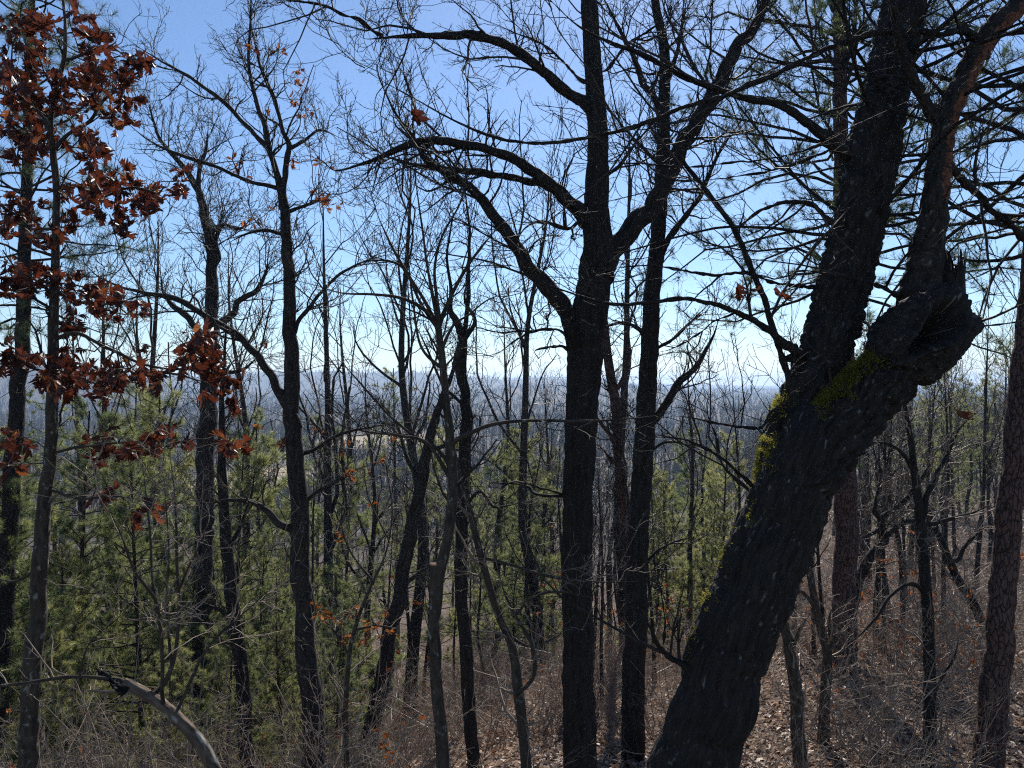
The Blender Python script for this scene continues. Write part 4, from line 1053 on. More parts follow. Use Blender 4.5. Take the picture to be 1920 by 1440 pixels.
o_tree, o_foot, o_wood, _ = traced_tree('sapling', 'thin sapling with small orange leaves in front of the leaning bare trunk', 'sapling', 9.0,
    [(652, 1470, 12), (650, 1400, 11), (648, 1300, 10), (660, 1200, 8), (690, 1110, 6), (722, 1040, 4), (735, 960, 3), (725, 880, 2)],
    [[(655, 1230, 6), (625, 1180, 5), (590, 1150, 3)], [(668, 1180, 6), (710, 1175, 5), (755, 1180, 3)], [(700, 1090, 5), (660, 1040, 4), (640, 980, 3), (650, 900, 2)], [(728, 1010, 4), (690, 930, 3), (680, 850, 2)]],
    'sapling', seed=97, ns=12, step=0.06, limb_ns=6, twigs=TW(3, (0.2, 0.8), 4.5, (0.12, 0.4), 5, (0.05, 0.2), tt=(0.4, 1.0), r=(0.0028, 0.002, 0.0016)), twig_mat='shrub')
OC = [(595, 1140, 22, 14, 7), (625, 1165, 25, 14, 9), (665, 1140, 22, 14, 8), (700, 1175, 25, 14, 9), (735, 1190, 22, 12, 7), (650, 1195, 25, 12, 8), (690, 1205, 20, 12, 6), (720, 1140, 18, 12, 5), (640, 1010, 20, 16, 4), (660, 890, 20, 20, 5), (700, 870, 22, 20, 6), (645, 830, 18, 18, 4), (735, 800, 18, 14, 3), (600, 800, 14, 14, 3), (690, 950, 16, 14, 3)]
leafy_clusters(o_tree, o_foot, o_wood, OC, 9.0, np.random.default_rng(79), TAN, 0.085, 0.3, cap=200, per=3, mult=1.4)

# two single leaves hanging on the near branches of the leaning tree
rng = np.random.default_rng(5)
for (cx, cy, d, s, dr) in ((776, 200, 4.3, 0.15, (0.1, 0.1, -1)), (1790, 765, 4.6, 0.14, (0.4, 0.2, -0.8)), (1380, 528, 4.7, 0.13, (0.1, 0.2, -1)), (1465, 545, 4.7, 0.12, (0.2, 0.2, -1)), (1455, 535, 4.7, 0.11, (-0.3, 0.2, -1)), (1405, 540, 4.7, 0.11, (0.4, -0.2, -1))):
    p = px(cx, cy, d)
    AllP = np.concatenate([P for P, R in a_wood]); q = AllP[int(np.argmin(((AllP - p) ** 2).sum(1)))]
    lf = bpy.data.objects.new('leaf', RED[int(rng.integers(9))]); COL.objects.link(lf); lf.parent = leaner
    lf.location = p - a_foot; lf.rotation_euler = face_rot(np.array(dr, float)); lf.scale = (s, s, s)
    t = np.linspace(0, 1, 6)[:, None]
    path = q + (p - q) * t; path[1:-1] += rng.normal(size=(4, 3)) * 0.015
    mesh_obj('leaf_twig', tubes_mesh('leaf_twig', [(path[None] - a_foot, np.linspace(0.003, 0.0018, 6)[None])], 4, M['twig']), leaner)

# ------------------------------------------------------------------ pines
def needle_tris(pos, dirs, K, length, width, rng, spread=0.75):
    n = len(pos)
    p = np.repeat(pos, K, 0); d0 = np.repeat(dirs, K, 0)
    m = len(p)
    d = norm(d0 * 0.7 + rng.normal(size=(m, 3)) * spread + np.array([0, 0, -0.05]))
    l = length * (0.65 + 0.5 * rng.random(m))
    side = norm(np.cross(d, rng.normal(size=(m, 3)))) * width * 0.5
    p = p - d0 * (rng.random(m) * length * 0.7)[:, None]
    V = np.stack([p - side, p + side, p + d * l[:, None]], 1).reshape(-1, 3)
    return V

def pine_parts(h, r0, crown0, blen, rng, tufts=(5.0, 3.4), K=34, nl=0.17, nw=0.004, whorl=0.55, path=None, droop=0.0, crook=0.10):
    """local pine, foot at origin: returns (trunk P,R), branch groups, needle vertices"""
    n = 40
    if path is None:
        z = np.linspace(-0.4, h, n)
        wob = rng.normal(size=2) * 0.02 * h
        P = np.stack([wob[0] * np.sin(z / h * 3 + rng.random() * 6), wob[1] * np.sin(z / h * 2.3 + rng.random() * 6), z], -1)
        P[:, :2] -= P[2, :2]
        R = r0 * (1 - 0.9 * np.clip(z / h, 0, 1)) + 0.01
        R[:3] *= 1.25
    else:
        P, R = path
        h = P[-1, 2]
    zs = np.arange(crown0 * h, h * 0.985, whorl * 0.6)
    bp, bd, bl, br = [], [], [], []
    for zz in zs:
        k = int(rng.integers(2, 4))
        a0 = rng.random() * 6.28
        f = (zz / h - crown0) / (1 - crown0)
        L = blen * (1 - f) ** 0.55 * (0.75 if f < 0.12 else 1) + 0.25
        i = int(np.argmin(np.abs(P[:, 2] - zz)))
        for q in range(k):
            a = a0 + q * 6.28 / k + rng.normal() * 0.3
            e = 0.10 + 0.65 * f + rng.normal() * 0.14 - droop
            bp.append(P[i] + np.array([0, 0, rng.normal() * 0.08])); bd.append([math.cos(a) * math.cos(e), math.sin(a) * math.cos(e), math.sin(e)])
            bl.append(L * rng.uniform(0.55, 1.15)); br.append(min(0.035, 0.006 + 0.009 * L))
    bp, bd, bl, br = np.array(bp), np.array(bd), np.array(bl), np.array(br)
    m = 9
    B = np.empty((len(bp), m, 3)); B[:, 0] = bp; p = bp.copy(); D = bd
    for k in range(1, m):
        D = norm(D + rng.normal(size=D.shape) * crook + np.array([0, 0, 0.035 if k > 4 else -0.012]))
        p = p + D * (bl / (m - 1))[:, None]; B[:, k] = p
    BR = br[:, None] * np.linspace(1, 0.25, m)[None]
    s1 = grow(B, BR, rng, tufts[0], (0.22, 0.75), (30, 65), 5, 0.14, 0.10, (0.3, 1.0), 0.55, 0.0035, 0.009, taper=0.4)
    s2 = grow(s1[0], s1[1], rng, tufts[1], (0.12, 0.32), (25, 60), 4, 0.14, 0.14, (0.35, 1.0), 0.7, 0.003, 0.005)
    tp = np.concatenate([B[:, -1], B[:, -2], s1[0][:, -1], s2[0][:, -1]])
    td = np.concatenate([norm(B[:, -1] - B[:, -2]), norm(B[:, -2] - B[:, -3]), norm(s1[0][:, -1] - s1[0][:, -2]), norm(s2[0][:, -1] - s2[0][:, -2])])
    nv = needle_tris(tp, td, K, nl, nw, rng)
    return (P, R), [(B, BR)], [s1, s2], nv

def build_pine(name, label, h, r0, crown0, blen, seed, group=None, loc=(0, 0, 0), ns=16, **kw):
    rng = np.random.default_rng(seed)
    (P, R), br, tw, nv = pine_parts(h, r0, crown0, blen, rng, **kw)
    t = thing(name, label, 'tree', loc, group)
    mesh_obj('trunk', tubes_mesh('trunk', [(P[None], R[None])], ns, M['pine']), t)
    o = mesh_obj('branches', tubes_mesh('branches', br, 5, M['twig']), t); o['kind'] = 'stuff'
    o = mesh_obj('twigs', tubes_mesh('twigs', tw, 3, M['twig']), t); o['kind'] = 'stuff'
    o = mesh_obj('needles', new_mesh('needles', nv, np.arange(len(nv)), np.arange(len(nv) // 3) * 3, M['needle'], smooth=False), t); o['kind'] = 'stuff'
    return t

def traced_pine(label, d, rows, crown0_py, blen, seed, ns=40, furrow=0.01, mat='pine', **kw):
    """pine whose trunk follows the photograph, branches and needles above crown0_py"""
    rw = rows_to_world(rows, d, 0.0)
    p0 = rw[0, :3]
    q = p0.copy(); r = rw[0, 3]
    ext = []
    while q[2] > gz(q[0], q[1]) + 0.3:
        q = q + norm(np.append((p0 - rw[1, :3])[:2] * 0.5, -1.0)) * 0.35
        ext.append(np.append(q, r * 1.05))
    ext.append(np.append(q + np.array([0, 0, -0.5]), r * 1.45))
    rw = np.vstack([np.array(ext)[::-1], rw])
    foot = q.copy(); foot[2] = gz(q[0], q[1])
    t = thing('pine_tree', label, 'tree', foot)
    _, P, R, _, _ = bark_tube('trunk', rw, M[mat], t, ns, 0.05, furrow, (16, 7), 0.04, 0.15, 0, seed, origin=foot)
    Pl = P - foot
    zc = CZ - (crown0_py - 720) / F * d - foot[2]
    (_, _), br, tw, nv = pine_parts(0, 0, zc / Pl[-1, 2], blen, np.random.default_rng(seed), path=(Pl, R), **kw)
    o = mesh_obj('branches', tubes_mesh('branches', br, 6, M['oak']), t); o['kind'] = 'stuff'
    o = mesh_obj('twigs', tubes_mesh('twigs', tw, 3, M['twig']), t); o['kind'] = 'stuff'
    o = mesh_obj('needles', new_mesh('needles', nv, np.arange(len(nv)), np.arange(len(nv) // 3) * 3, M['needle_dark'], smooth=False), t); o['kind'] = 'stuff'
    return t

traced_pine('tall pine with scaly red bark standing behind the leaning mossy tree', 14.0,
    [(1580, 1440, 47), (1582, 1300, 46), (1584, 1150, 44), (1586, 1000, 43), (1586, 850, 41), (1584, 700, 38), (1580, 500, 34), (1578, 300, 29), (1575, 150, 25), (1572, 0, 21), (1570, -250, 13), (1570, -450, 5)],
    600, 4.6, 301, tufts=(8.5, 6.5), K=27, nl=0.145, nw=0.0068, whorl=0.36, crook=0.24)
traced_pine('red barked pine trunk cut by the right edge', 9.5,
    [(1850, 1470, 58), (1862, 1330, 53), (1872, 1200, 49), (1883, 1080, 47), (1893, 960, 45), (1903, 850, 43), (1912, 750, 40), (1926, 600, 37), (1942, 400, 33), (1958, 200, 28), (1970, 0, 23), (1980, -300, 15), (1985, -600, 5)],
    460, 3.4, 302, tufts=(8.0, 6.0), K=24, nl=0.135, nw=0.0054, whorl=0.34, crook=0.22)
traced_pine('slender pine on the left edge behind the red leaves', 13.0,
    [(-22, 1440, 38), (0, 1250, 35), (12, 1050, 32), (22, 900, 30), (32, 760, 28), (42, 620, 26), (48, 480, 23), (50, 350, 20), (54, 200, 17), (58, 80, 14), (60, -50, 11), (62, -250, 5)],
    640, 2.3, 303, mat='oak', tufts=(5.5, 4.2), K=50, nl=0.2, nw=0.006, whorl=0.5, crook=0.16)

def place(pxx, d, dy=0.0):
    x = (pxx - 960) / F * d
    return (x, d, gz(x, d) + dy)

def foot_top_scale(pxx, d, top_py, h):
    """scale that brings a tree of height h with its foot at that spot up to a pixel row"""
    loc = place(pxx, d)
    ztop = CZ - (top_py - 720) / F * d
    return loc, max(0.3, (ztop - loc[2]) / h)

MARKS = [(60, 'the young red oak'), (388, 'the crooked bare tree'), (460, 'the dark crooked trunk'), (575, 'the slim oak'), (730, 'the leaning bare trunk'), (822, 'the sawn sapling'), (872, 'the knotted tree'), (965, 'the thin bent sapling'),
         (1086, 'the stout furrowed oak'), (1192, 'the dark straight oak'), (1370, 'the leaning mossy tree'), (1500, 'the bowed trunk'), (1583, 'the red pine'), (1740, 'the slim forked tree'), (1875, 'the right edge pine')]
USED = set()
def where_label(kind, a, d, size, lean=''):
    mk = sorted(MARKS, key=lambda q: abs(q[0] - a))
    far = 'near the viewer' if d < 9 else 'at mid distance' if d < 15 else 'farther back' if d < 24 else 'deep in the wood' if d < 45 else 'far down the valley'
    cand = []
    for q in mk[:2]:
        dx = a - q[0]
        rel = 'in line with' if abs(dx) < 14 else ('just ' if abs(dx) < 45 else 'well ' if abs(dx) > 90 else '') + ('left of ' if dx < 0 else 'right of ')
        if rel == 'in line with': rel += ' '
        cand += [f'{size} {kind} {rel}{q[1]}, {far}', f'{size} {lean} {kind} {rel}{q[1]}, {far}' if lean else f'{size} upright {kind} {rel}{q[1]}, {far}']
    for c in cand:
        if c not in USED:
            USED.add(c); return c
    return cand[0]
def lean_word(t):
    return ''
V_P = [build_pine('pine_tree', 'young pine', 10, 0.09, 0.07, 2.5, 400 + i, tufts=(5.2, 3.8), K=52, nl=0.21, nw=0.011, whorl=0.42) for i in range(3)]
V_PT = [build_pine('pine_tree', 'tall pine', 18, 0.17, 0.45, 2.9, 410 + i, tufts=(3.8, 3.0), K=40, nl=0.2, nw=0.014, whorl=0.65) for i in range(2)]
PG = 'young pines below the slope'
pines = [(40, 17, 800, 'young pine filling the lower left edge behind the red oak'), (160, 19, 770, 'young pine right behind the red oak trunk on the left'), (270, 17, 830, 'bright young pine behind the upright shoots'),
         (340, 23, 745, 'young pine under the crooked bare tree on the left'), (450, 20, 850, 'young pine right of the dark crooked trunk'), (500, 28, 800, 'pine beside the valley field'),
         (640, 26, 870, 'young pine between the slim oak and the leaning bare trunk'), (745, 48, 690, 'pine whose pointed top reaches the ridge line'), (930, 30, 840, 'young pine left of the stout furrowed oak'),
         (1010, 24, 830, 'pale young pine touching the stout furrowed oak on its left'), (985, 38, 800, 'pine behind the young pines left of the stout oak'), (1255, 30, 900, 'small pine between the dark straight oak and the leaning tree'), (1320, 42, 810, 'pine left of the mossy fork'),
         (600, 42, 800, 'pine in the valley behind the slim oak'), (110, 28, 690, 'pine behind the red leaves at the left edge'), (220, 34, 720, 'pine on the valley side at left'), (820, 40, 800, 'pine behind the sawn sapling'), (1790, 34, 690, 'pine among grey twigs at upper right hillside'), (1680, 40, 720, 'pine behind the leaning limb at right'), (1880, 30, 640, 'pine behind the right edge trunk')]
rr = random.Random(4)
for i, (a, d, top, lab) in enumerate(pines):
    src = V_PT[i % 2] if top < 700 else V_P[i % 3]
    loc, s = foot_top_scale(a, d, top, 18 if top < 700 else 10)
    copy_tree(src, loc, rr.random() * 6.28, s, lab, None)
# the far pines
for i in range(34):
    a = rr.uniform(-100, 2000); d = rr.uniform(45, 120)
    loc = place(a, d)
    if field_mask(np.array([loc[0]]), np.array([loc[1]]))[0] > 0.02: continue
    h = rr.uniform(8, 13)
    copy_tree(V_P[i % 3], loc, rr.random() * 6.28, h / 10, where_label('green pine', a, d, 'small' if h < 10 else 'tall'), 'pines scattered through the valley wood')

for i in range(9):
    a = rr.uniform(940, 1380); d = rr.uniform(28, 60)
    loc = place(a, d); h = rr.uniform(4, 8)
    copy_tree(V_P[i % 3], loc, rr.random() * 6.28, h / 10, where_label('green pine', a, d, 'small' if h < 6 else 'bushy'), 'pines scattered through the valley wood')
# young pines crowding the slope on the left
for i in range(26):
    a = rr.uniform(-60, 720); d = rr.uniform(12.5, 24)
    loc = place(a, d)
    h = rr.uniform(2.5, 6.5)
    copy_tree(V_P[i % 3], loc, rr.random() * 6.28, h / 10, where_label('young pine', a, d, 'low' if h < 4 else 'bushy'), PG)

# ------------------------------------------------------------------ leafless trees of the wood behind: variants, then copies
def build_bare(label, h, r0, seed, fork=0.4, spread=0.5, rmin=(0.009, 0.007, 0.0055), dens=(1.6, 2.4, 3.0), mat='oak_far', group=None):
    rng = np.random.default_rng(seed)
    n = 30
    z = np.linspace(-0.4, h * 0.85, n)
    P = np.stack([0.03 * h * (vnoise(np.stack([z * 0.25 + seed, 0 * z, 0 * z], -1)) - 0.5) * 2 * sstep(0, 4, z),
                  0.03 * h * (vnoise(np.stack([z * 0.25 + seed, 0 * z + 5, 0 * z], -1)) - 0.5) * 2 * sstep(0, 4, z), z], -1)
    R = r0 * (1 - np.clip(z / (h * 0.85), 0, 1)) ** 0.8 + 0.005
    R[:3] *= 1.3
    t = thing('bare_tree', label, 'tree', (0, 0, 0), group)
    mesh_obj('trunk', tubes_mesh('trunk', [(P[None], R[None])], 12, M[mat]), t)
    l1 = grow(P[None], R[None], rng, dens[0], (0.18 * h, 0.40 * h), (25, 60), 12, 0.16, 0.14, (fork, 1.0), 0.6, 0.012, 0.08, taper=0.55)
    l2 = grow(l1[0], l1[1], rng, dens[1], (0.5, 2.2), (28, 65), 8, 0.2, 0.09, (0.15, 1.0), 0.55, rmin[0], 0.03)
    l3 = grow(l2[0], l2[1], rng, dens[2], (0.3, 1.1), (28, 65), 6, 0.2, 0.07, (0.1, 1.0), 0.65, rmin[1], 0.01)
    l4 = grow(l3[0], l3[1], rng, 3.2, (0.12, 0.5), (28, 65), 4, 0.18, 0.06, (0.1, 1.0), 0.7, rmin[2], 0.006)
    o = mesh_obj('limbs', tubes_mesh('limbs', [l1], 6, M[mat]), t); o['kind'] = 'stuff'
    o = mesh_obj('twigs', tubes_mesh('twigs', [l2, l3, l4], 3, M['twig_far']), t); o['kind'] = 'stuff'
    return t
V_B = [build_bare('bare tree', 15, 0.14, 500 + i, fork=(0.3, 0.4, 0.5, 0.35)[i % 4]) for i in range(5)]
V_S = [build_bare('slim bare tree', 9, 0.06, 520 + i, fork=0.35, dens=(2.2, 2.8, 3.2), rmin=(0.007, 0.0055, 0.0045)) for i in range(4)]
named = [(770, 21, 60, 'tall bare tree whose fine crown shows behind the upper left oak limbs'), (1010, 23, 130, 'tall bare tree whose crown shows left of the stout oak top'), (1175, 22, 40, 'tall bare tree showing between the two dark oak tops'), (620, 25, 190, 'tall bare tree right of the slim oak crown'), (215, 20, 330, 'bare tree between the red leaves and the crooked bare tree'),
         (285, 24, 200, 'fine twigged bare tree whose crown fills the sky behind the red leaves'), (440, 27, 300, 'bare tree against the sky left of the slim oak'), (640, 32, 380, 'bare tree against the sky right of the slim oak'),
         (700, 26, 560, 'low bare tree behind the fan of the sawn sapling'), (930, 30, 470, 'bare tree against the sky behind the left fork of the stout oak'), (1010, 27, 600, 'bare tree at the ridge line left of the stout oak'),
         (1290, 30, 560, 'bare tree seen between the dark straight oak and the mossy fork'), (1390, 26, 620, 'bare tree at the horizon left of the mossy fork'), (1720, 30, 560, 'bare tree behind the hollow stump end'), (1830, 24, 480, 'bare tree with a tall crown near the right edge'),
         (1900, 32, 520, 'bare tree at the right edge behind the pine trunk'), (150, 30, 420, 'bare tree behind the young red oak at left'), (560, 22, 700, 'bare tree hidden behind the slim oak trunk'), (780, 20, 760, 'bare tree low behind the sawn sapling'), (1140, 34, 640, 'bare tree between the two dark oaks at the skyline')]
for i, (a, d, top, lab) in enumerate(named):
    loc, s = foot_top_scale(a, d, top, 15)
    if s > 0.75: copy_tree(V_B[i % 5], loc, rr.random() * 6.28, s, lab, None)
    else: copy_tree(V_S[i % 4], loc, rr.random() * 6.28, s * 15 / 9, lab, None)
# thin trunks of the near wood
for i in range(64):
    a = rr.uniform(480, 1250) if i % 2 else rr.uniform(1440, 1960)
    d = rr.uniform(14, 30)
    loc = place(a, d)
    right = a > 1400
    sc = rr.uniform(0.6, 1.0)
    copy_tree((V_S + V_B[:2])[i % 6], loc, rr.random() * 6.28, sc * (0.6 if i % 6 > 3 else 1), where_label('thin leafless tree', a, d, 'short' if sc < 0.8 else 'tall'),
              'thin trees on the right slope' if right else 'thin trees in the wood at bottom centre', rr.uniform(-0.06, 0.06))
for i in range(175):
    a = rr.uniform(-60, 1980) if i < 100 else rr.uniform(1400, 1980) if i < 140 else rr.uniform(930, 1400)
    d = 30 + 120 * rr.random() ** 1.4
    loc = place(a, d)
    if field_mask(np.array([loc[0]]), np.array([loc[1]]))[0] > 0.02: continue
    sc = rr.uniform(0.55, 0.85)
    copy_tree(V_B[i % 5], loc, rr.random() * 6.28, sc, where_label('grey leafless tree', a, d, 'small' if sc < 0.7 else 'big'), 'leafless trees filling the valley', rr.uniform(-0.05, 0.05))

# ------------------------------------------------------------------ undergrowth shrubs
def build_shrub(label, seed, h=2.0, stems=9, leaves=0):
    rng = np.random.default_rng(seed)
    P = np.zeros((stems, 8, 3)); P[:, 0, :2] = rng.normal(size=(stems, 2)) * 0.15; P[:, 0, 2] = -0.1
    D = norm(np.concatenate([rng.normal(size=(stems, 2)) * 0.55, np.ones((stems, 1))], 1))
    L = h * rng.uniform(0.5, 1.1, stems)
    for k in range(1, 8):
        D = norm(D + rng.normal(size=D.shape) * 0.14 + np.array([0, 0, -0.02]))
        P[:, k] = P[:, k - 1] + D * (L / 7)[:, None]
    R = np.linspace(0.011, 0.003, 8)[None] * rng.uniform(0.5, 1.1, stems)[:, None]
    t = thing('shrub', label, 'shrub', (0, 0, 0))
    o = mesh_obj('stems', tubes_mesh('stems', [(P, R)], 5, M['shrub']), t)
    a = grow(P, R, rng, 5, (0.25, 0.95), (30, 75), 7, 0.2, 0.03, (0.15, 1.0), 0.6, 0.0026, 0.006)
    b = grow(a[0], a[1], rng, 6, (0.12, 0.5), (30, 70), 5, 0.2, 0.03, (0.15, 1.0), 0.7, 0.0021, 0.004)
    c = grow(b[0], b[1], rng, 5, (0.06, 0.22), (30, 70), 4, 0.2, 0.02, (0.15, 1.0), 0.7, 0.0018, 0.003)
    o = mesh_obj('twigs', tubes_mesh('twigs', [a, b, c], 3, M['shrub']), t); o['kind'] = 'stuff'
    if leaves:
        k = rng.integers(0, len(b[0]), leaves)
        Vs, Ls, off = [], [], 0
        for q in k:
            me = TAN[int(rng.integers(len(TAN)))]
            v = np.empty(len(me.vertices) * 3, np.float32); me.vertices.foreach_get('co', v); v = v.reshape(-1, 3)
            l = np.empty(len(me.loops), np.int32); me.loops.foreach_get('vertex_index', l)
            Rm = np.array(rot_from(norm(rng.normal(size=3) + np.array([0, 0, -0.6])), rng).to_matrix())
            Vs.append(v * rng.uniform(0.05, 0.085) @ Rm.T + b[0][q, -1]); Ls.append(l + off); off += len(v)
        l = np.concatenate(Ls)
        o = mesh_obj('leaves', new_mesh('leaves', np.concatenate(Vs), l, np.arange(len(l) // 4) * 4, M['tanleaf'], smooth=False), t); o['kind'] = 'stuff'
    return t
V_H = [build_shrub('bare shrub', 600 + i, (1.6, 2.1, 2.6, 1.3)[i % 4], 9 + i) for i in range(5)]
V_HL = [build_shrub('leafy shrub', 620 + i, 2.2, 9, 130) for i in range(2)]
for i, (a, d, s, lab) in enumerate([(560, 8.5, 1.1, 'low shrub with small orange leaves in front of the slim oak'), (60, 8, 1.0, 'brown leafed shrub at the foot of the young red oak'), (900, 12, 0.7, 'low orange leafed shrub at the foot of the knotted tree'), (640, 14, 1.6, 'orange leafed shrub right of the slim oak'),
                              (1640, 16, 1.3, 'rusty leafed shrub right of the red pine'), (1270, 22, 1.6, 'rusty leafed shrub left of the leaning trunk'), (1330, 30, 2.2, 'reddish thicket on the slope seen left of the leaning trunk'), (1820, 13, 1.2, 'rusty leafed shrub left of the right edge pine'), (1765, 15, 1.7, 'tall rusty leafed shrub right of the slim forked tree'), (1615, 12, 0.9, 'low rusty leafed shrub at the foot of the red pine'), (1145, 20, 1.8, 'leafy brown sapling between the two dark oaks')]):
    copy_tree(V_HL[i % 2], place(a, d), rr.random() * 6.28, s, lab, None)
for i in range(190):
    if i < 85: a, d = rr.uniform(-80, 760), rr.uniform(6.0, 14)
    elif i < 150: a, d = rr.uniform(1250, 1980), rr.uniform(8, 28)
    else: a, d = rr.uniform(600, 1300), rr.uniform(11, 26)
    zone = 'left' if a < 620 else ('centre' if a < 1250 else 'right')
    sc = rr.uniform(0.7, 1.35)
    copy_tree(V_H[i % 5], place(a, d), rr.random() * 6.28, sc, where_label('pale leafless shrub', a, d, 'low' if sc < 1 else 'tall'),
              {'left': 'shrubs along the lower left', 'centre': 'shrubs under the oaks', 'right': 'shrubs on the right slope'}[zone])

# the variants themselves stand far behind in the valley wood
hid = 0
for v, kind, sp in [(x, 'green pine', 1.0) for x in V_P + V_PT] + [(x, 'grey leafless tree', 0.8) for x in V_B + V_S]:
    a, d = 380 + 45 * hid, 150 + 9 * (hid % 5)
    v.location = place(a, d); v.scale = (sp, sp, sp)
    v['label'] = where_label(kind, a, d, 'distant'); v['group'] = 'trees around the valley pasture'
    hid += 1
for k, v in enumerate(V_H + V_HL):
    a, d = 700 + 120 * k, 17 + k
    v.location = place(a, d); v['label'] = where_label('bushy shrub', a, d, 'pale' if v in V_H else 'brown leafed'); v['group'] = 'undergrowth shrubs behind the saplings'

# ------------------------------------------------------------------ fallen leaves on the ground
def litter():
    rng = np.random.default_rng(9)
    N = 85000
    d = 6.5 * (70 / 6.5) ** (rng.random(N) ** 1.15)
    u = rng.uniform(-0.75, 0.80, N)
    x = u * d; y = d
    z = ground_z(x, y)
    e = 0.15
    nxv = np.stack([-(ground_z(x + e, y) - z) / e, -(ground_z(x, y + e) - z) / e, np.ones(N)], -1)
    nrm = norm(nxv + rng.normal(size=(N, 3)) * 0.38)
    s = rng.uniform(0.035, 0.075, N) * (0.85 + d / 45)
    a = norm(np.cross(nrm, rng.normal(size=(N, 3)))); b = np.cross(nrm, a)
    p = np.stack([x, y, z + 0.012 + 0.03 * rng.random(N)], -1)
    cur = (rng.random(N) * 0.6)[:, None] * s[:, None]
    q0 = p - a * s[:, None]; q1 = p + b * s[:, None] * 0.55 + nrm * cur; q2 = p + a * s[:, None]; q3 = p - b * s[:, None] * 0.55 + nrm * cur * 0.7
    V = np.stack([q0, q1, q2, q3], 1).reshape(-1, 3)
    tone = np.clip(0.5 + 0.28 * rng.normal(size=N), 0, 1)
    base = np.arange(N)[:, None] * 4
    tri = np.concatenate([base + np.array([[0, 1, 2]]), base + np.array([[0, 2, 3]])], 1).reshape(-1)
    me = new_mesh('leaf_litter', V, tri, np.arange(2 * N) * 3, M['litter'], smooth=False, attrs={'tone': np.repeat(tone, 4)})
    o = mesh_obj('leaf_litter', me)
    tag(o, 'dry fallen oak leaves carpeting the slope', 'fallen leaves', kind='stuff')
litter()

def brush():
    """uncountable dead stalks and seedlings standing all over the slope"""
    rng = np.random.default_rng(33)
    C = 5000
    d = 13 * (130 / 13.0) ** (rng.random(C) ** 0.72); u = rng.uniform(-0.75, 0.8, C)
    K = 26
    x = np.repeat(u * d, K) + rng.normal(size=C * K) * 0.45; y = np.repeat(d, K) + rng.normal(size=C * K) * 0.45
    m = len(x); dd = np.repeat(d, K)
    z = ground_z(x, y)
    h = rng.uniform(0.25, 1.0, m) * np.repeat(rng.uniform(0.5, 1.7, C), K)
    lift = np.where(rng.random(m) < 0.5, rng.random(m) * h, 0)
    base = np.stack([x, y, z - 0.03 + lift], -1)
    dr = norm(np.stack([rng.normal(size=m) * 0.6, rng.normal(size=m) * 0.6, np.where(lift > 0, 0.35, 1.2) + 0 * x], -1))
    tip = base + dr * h[:, None]
    side = norm(np.cross(dr, rng.normal(size=(m, 3)))) * (0.0035 + 0.00016 * dd)[:, None]
    V = np.stack([base - side, base + side, tip], 1).reshape(-1, 3)
    me = new_mesh('brush', V, np.arange(len(V)), np.arange(m) * 3, M['brush'], smooth=False, attrs={'tone': np.repeat(np.repeat(rng.random(C), K), 3)})
    o = mesh_obj('brush', me)
    tag(o, 'dead grey brown stalks and seedlings standing thick over the slope', 'brush', kind='stuff')
brush()

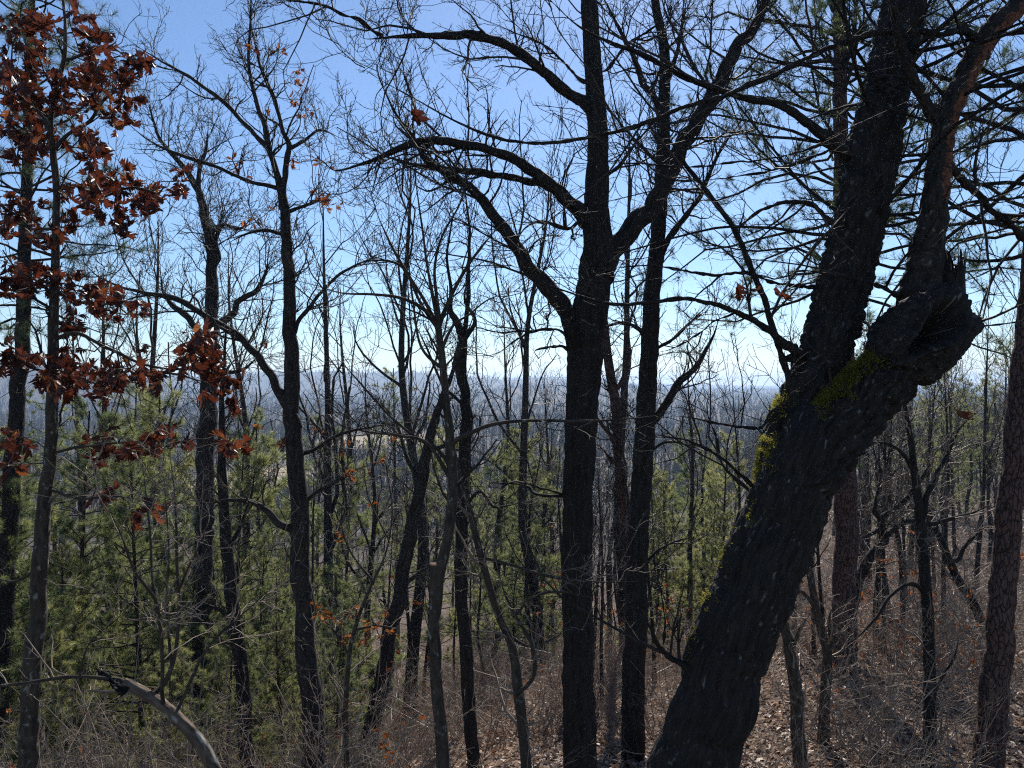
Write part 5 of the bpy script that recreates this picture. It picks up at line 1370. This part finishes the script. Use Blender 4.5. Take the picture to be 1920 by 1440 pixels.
# ------------------------------------------------------------------ far wood on the valley floor and the hills
def far_wood():
    rng = np.random.default_rng(21)
    N = 27000
    d = 125 * (3300 / 125.0) ** (rng.random(N) ** 0.6)
    u = rng.uniform(-0.85, 0.85, N)
    x, y = u * d, d
    keep = field_mask(x, y) < 0.02
    x, y, d = x[keep], y[keep], d[keep]; N = len(x)
    z = ground_z(x, y)
    h = rng.uniform(7, 13, N)
    pine = rng.random(N) < 0.2
    K = 8
    px_ = np.repeat(np.stack([x, y, z], -1), K, 0)
    H = np.repeat(h, K); pn = np.repeat(pine, K)
    m = len(px_)
    a = rng.random(m) * 6.283
    t0 = rng.uniform(0.05, 0.6, m)
    out = np.where(pn, 0.30 * (1 - t0), rng.uniform(0.05, 0.38, m)) * H
    base = px_ + np.stack([0 * a, 0 * a, t0 * H], -1)
    tip = px_ + np.stack([np.cos(a) * out, np.sin(a) * out, np.where(pn, t0 + 0.12, np.minimum(t0 + rng.uniform(0.25, 0.6, m), 1.05)) * H], -1)
    first = (np.arange(m) % K) == 0
    base[first] = px_[first]; tip[first] = px_[first] + np.stack([0 * H[first], 0 * H[first], H[first]], -1)
    wd = np.where(pn, 0.55, 0.10 + 0.00025 * np.repeat(d, K))[:, None]
    side = norm(np.cross(tip - base, rng.normal(size=(m, 3)))) * wd
    V = np.stack([base - side, base + side, tip], 1).reshape(-1, 3)
    tone = np.repeat(np.where(pn, 0.9, 0.05 + 0.45 * np.repeat(rng.random(N), K)), 3)
    mt = leafy_mat('far_wood', [(0.0, (0.06, 0.048, 0.04)), (0.5, (0.095, 0.076, 0.064)), (0.6, (0.035, 0.05, 0.024)), (1.0, (0.035, 0.052, 0.024))], 0.05, 0.9, attr='tone')
    me = new_mesh('far_wood', V, np.arange(len(V)), np.arange(m) * 3, mt, smooth=False, attrs={'tone': tone})
    o = mesh_obj('far_wood', me)
    tag(o, 'distant mixed wood covering the valley floor and the hills', 'wood', kind='stuff')
far_wood()

# ------------------------------------------------------------------ haze
def haze():
    x0, x1, y0, y1, z0, z1 = -6700, 6700, -200, 6700, float(gv[:, 2].min()) - 1.5, CZ + 62
    V = [(x, y, z) for z in (z0, z1) for y in (y0, y1) for x in (x0, x1)]
    L = [0, 2, 3, 1, 4, 5, 7, 6, 0, 1, 5, 4, 2, 6, 7, 3, 0, 4, 6, 2, 1, 3, 7, 5]
    m = bpy.data.materials.new('haze'); m.use_nodes = True
    nt = m.node_tree
    nt.nodes.remove(nt.nodes['Principled BSDF'])
    v = nt.nodes.new('ShaderNodeVolumePrincipled')
    v.inputs['Color'].default_value = (0.50, 0.70, 1.0, 1)
    v.inputs['Density'].default_value = 0.00025
    v.inputs['Anisotropy'].default_value = 0.3
    nt.links.new(v.outputs[0], nt.nodes['Material Output'].inputs['Volume'])
    me = new_mesh('haze', np.array(V, float), L, np.arange(6) * 4, m, smooth=False)
    o = mesh_obj('haze', me)
    tag(o, 'pale blue haze over the valley and hills', kind='stuff')
haze()
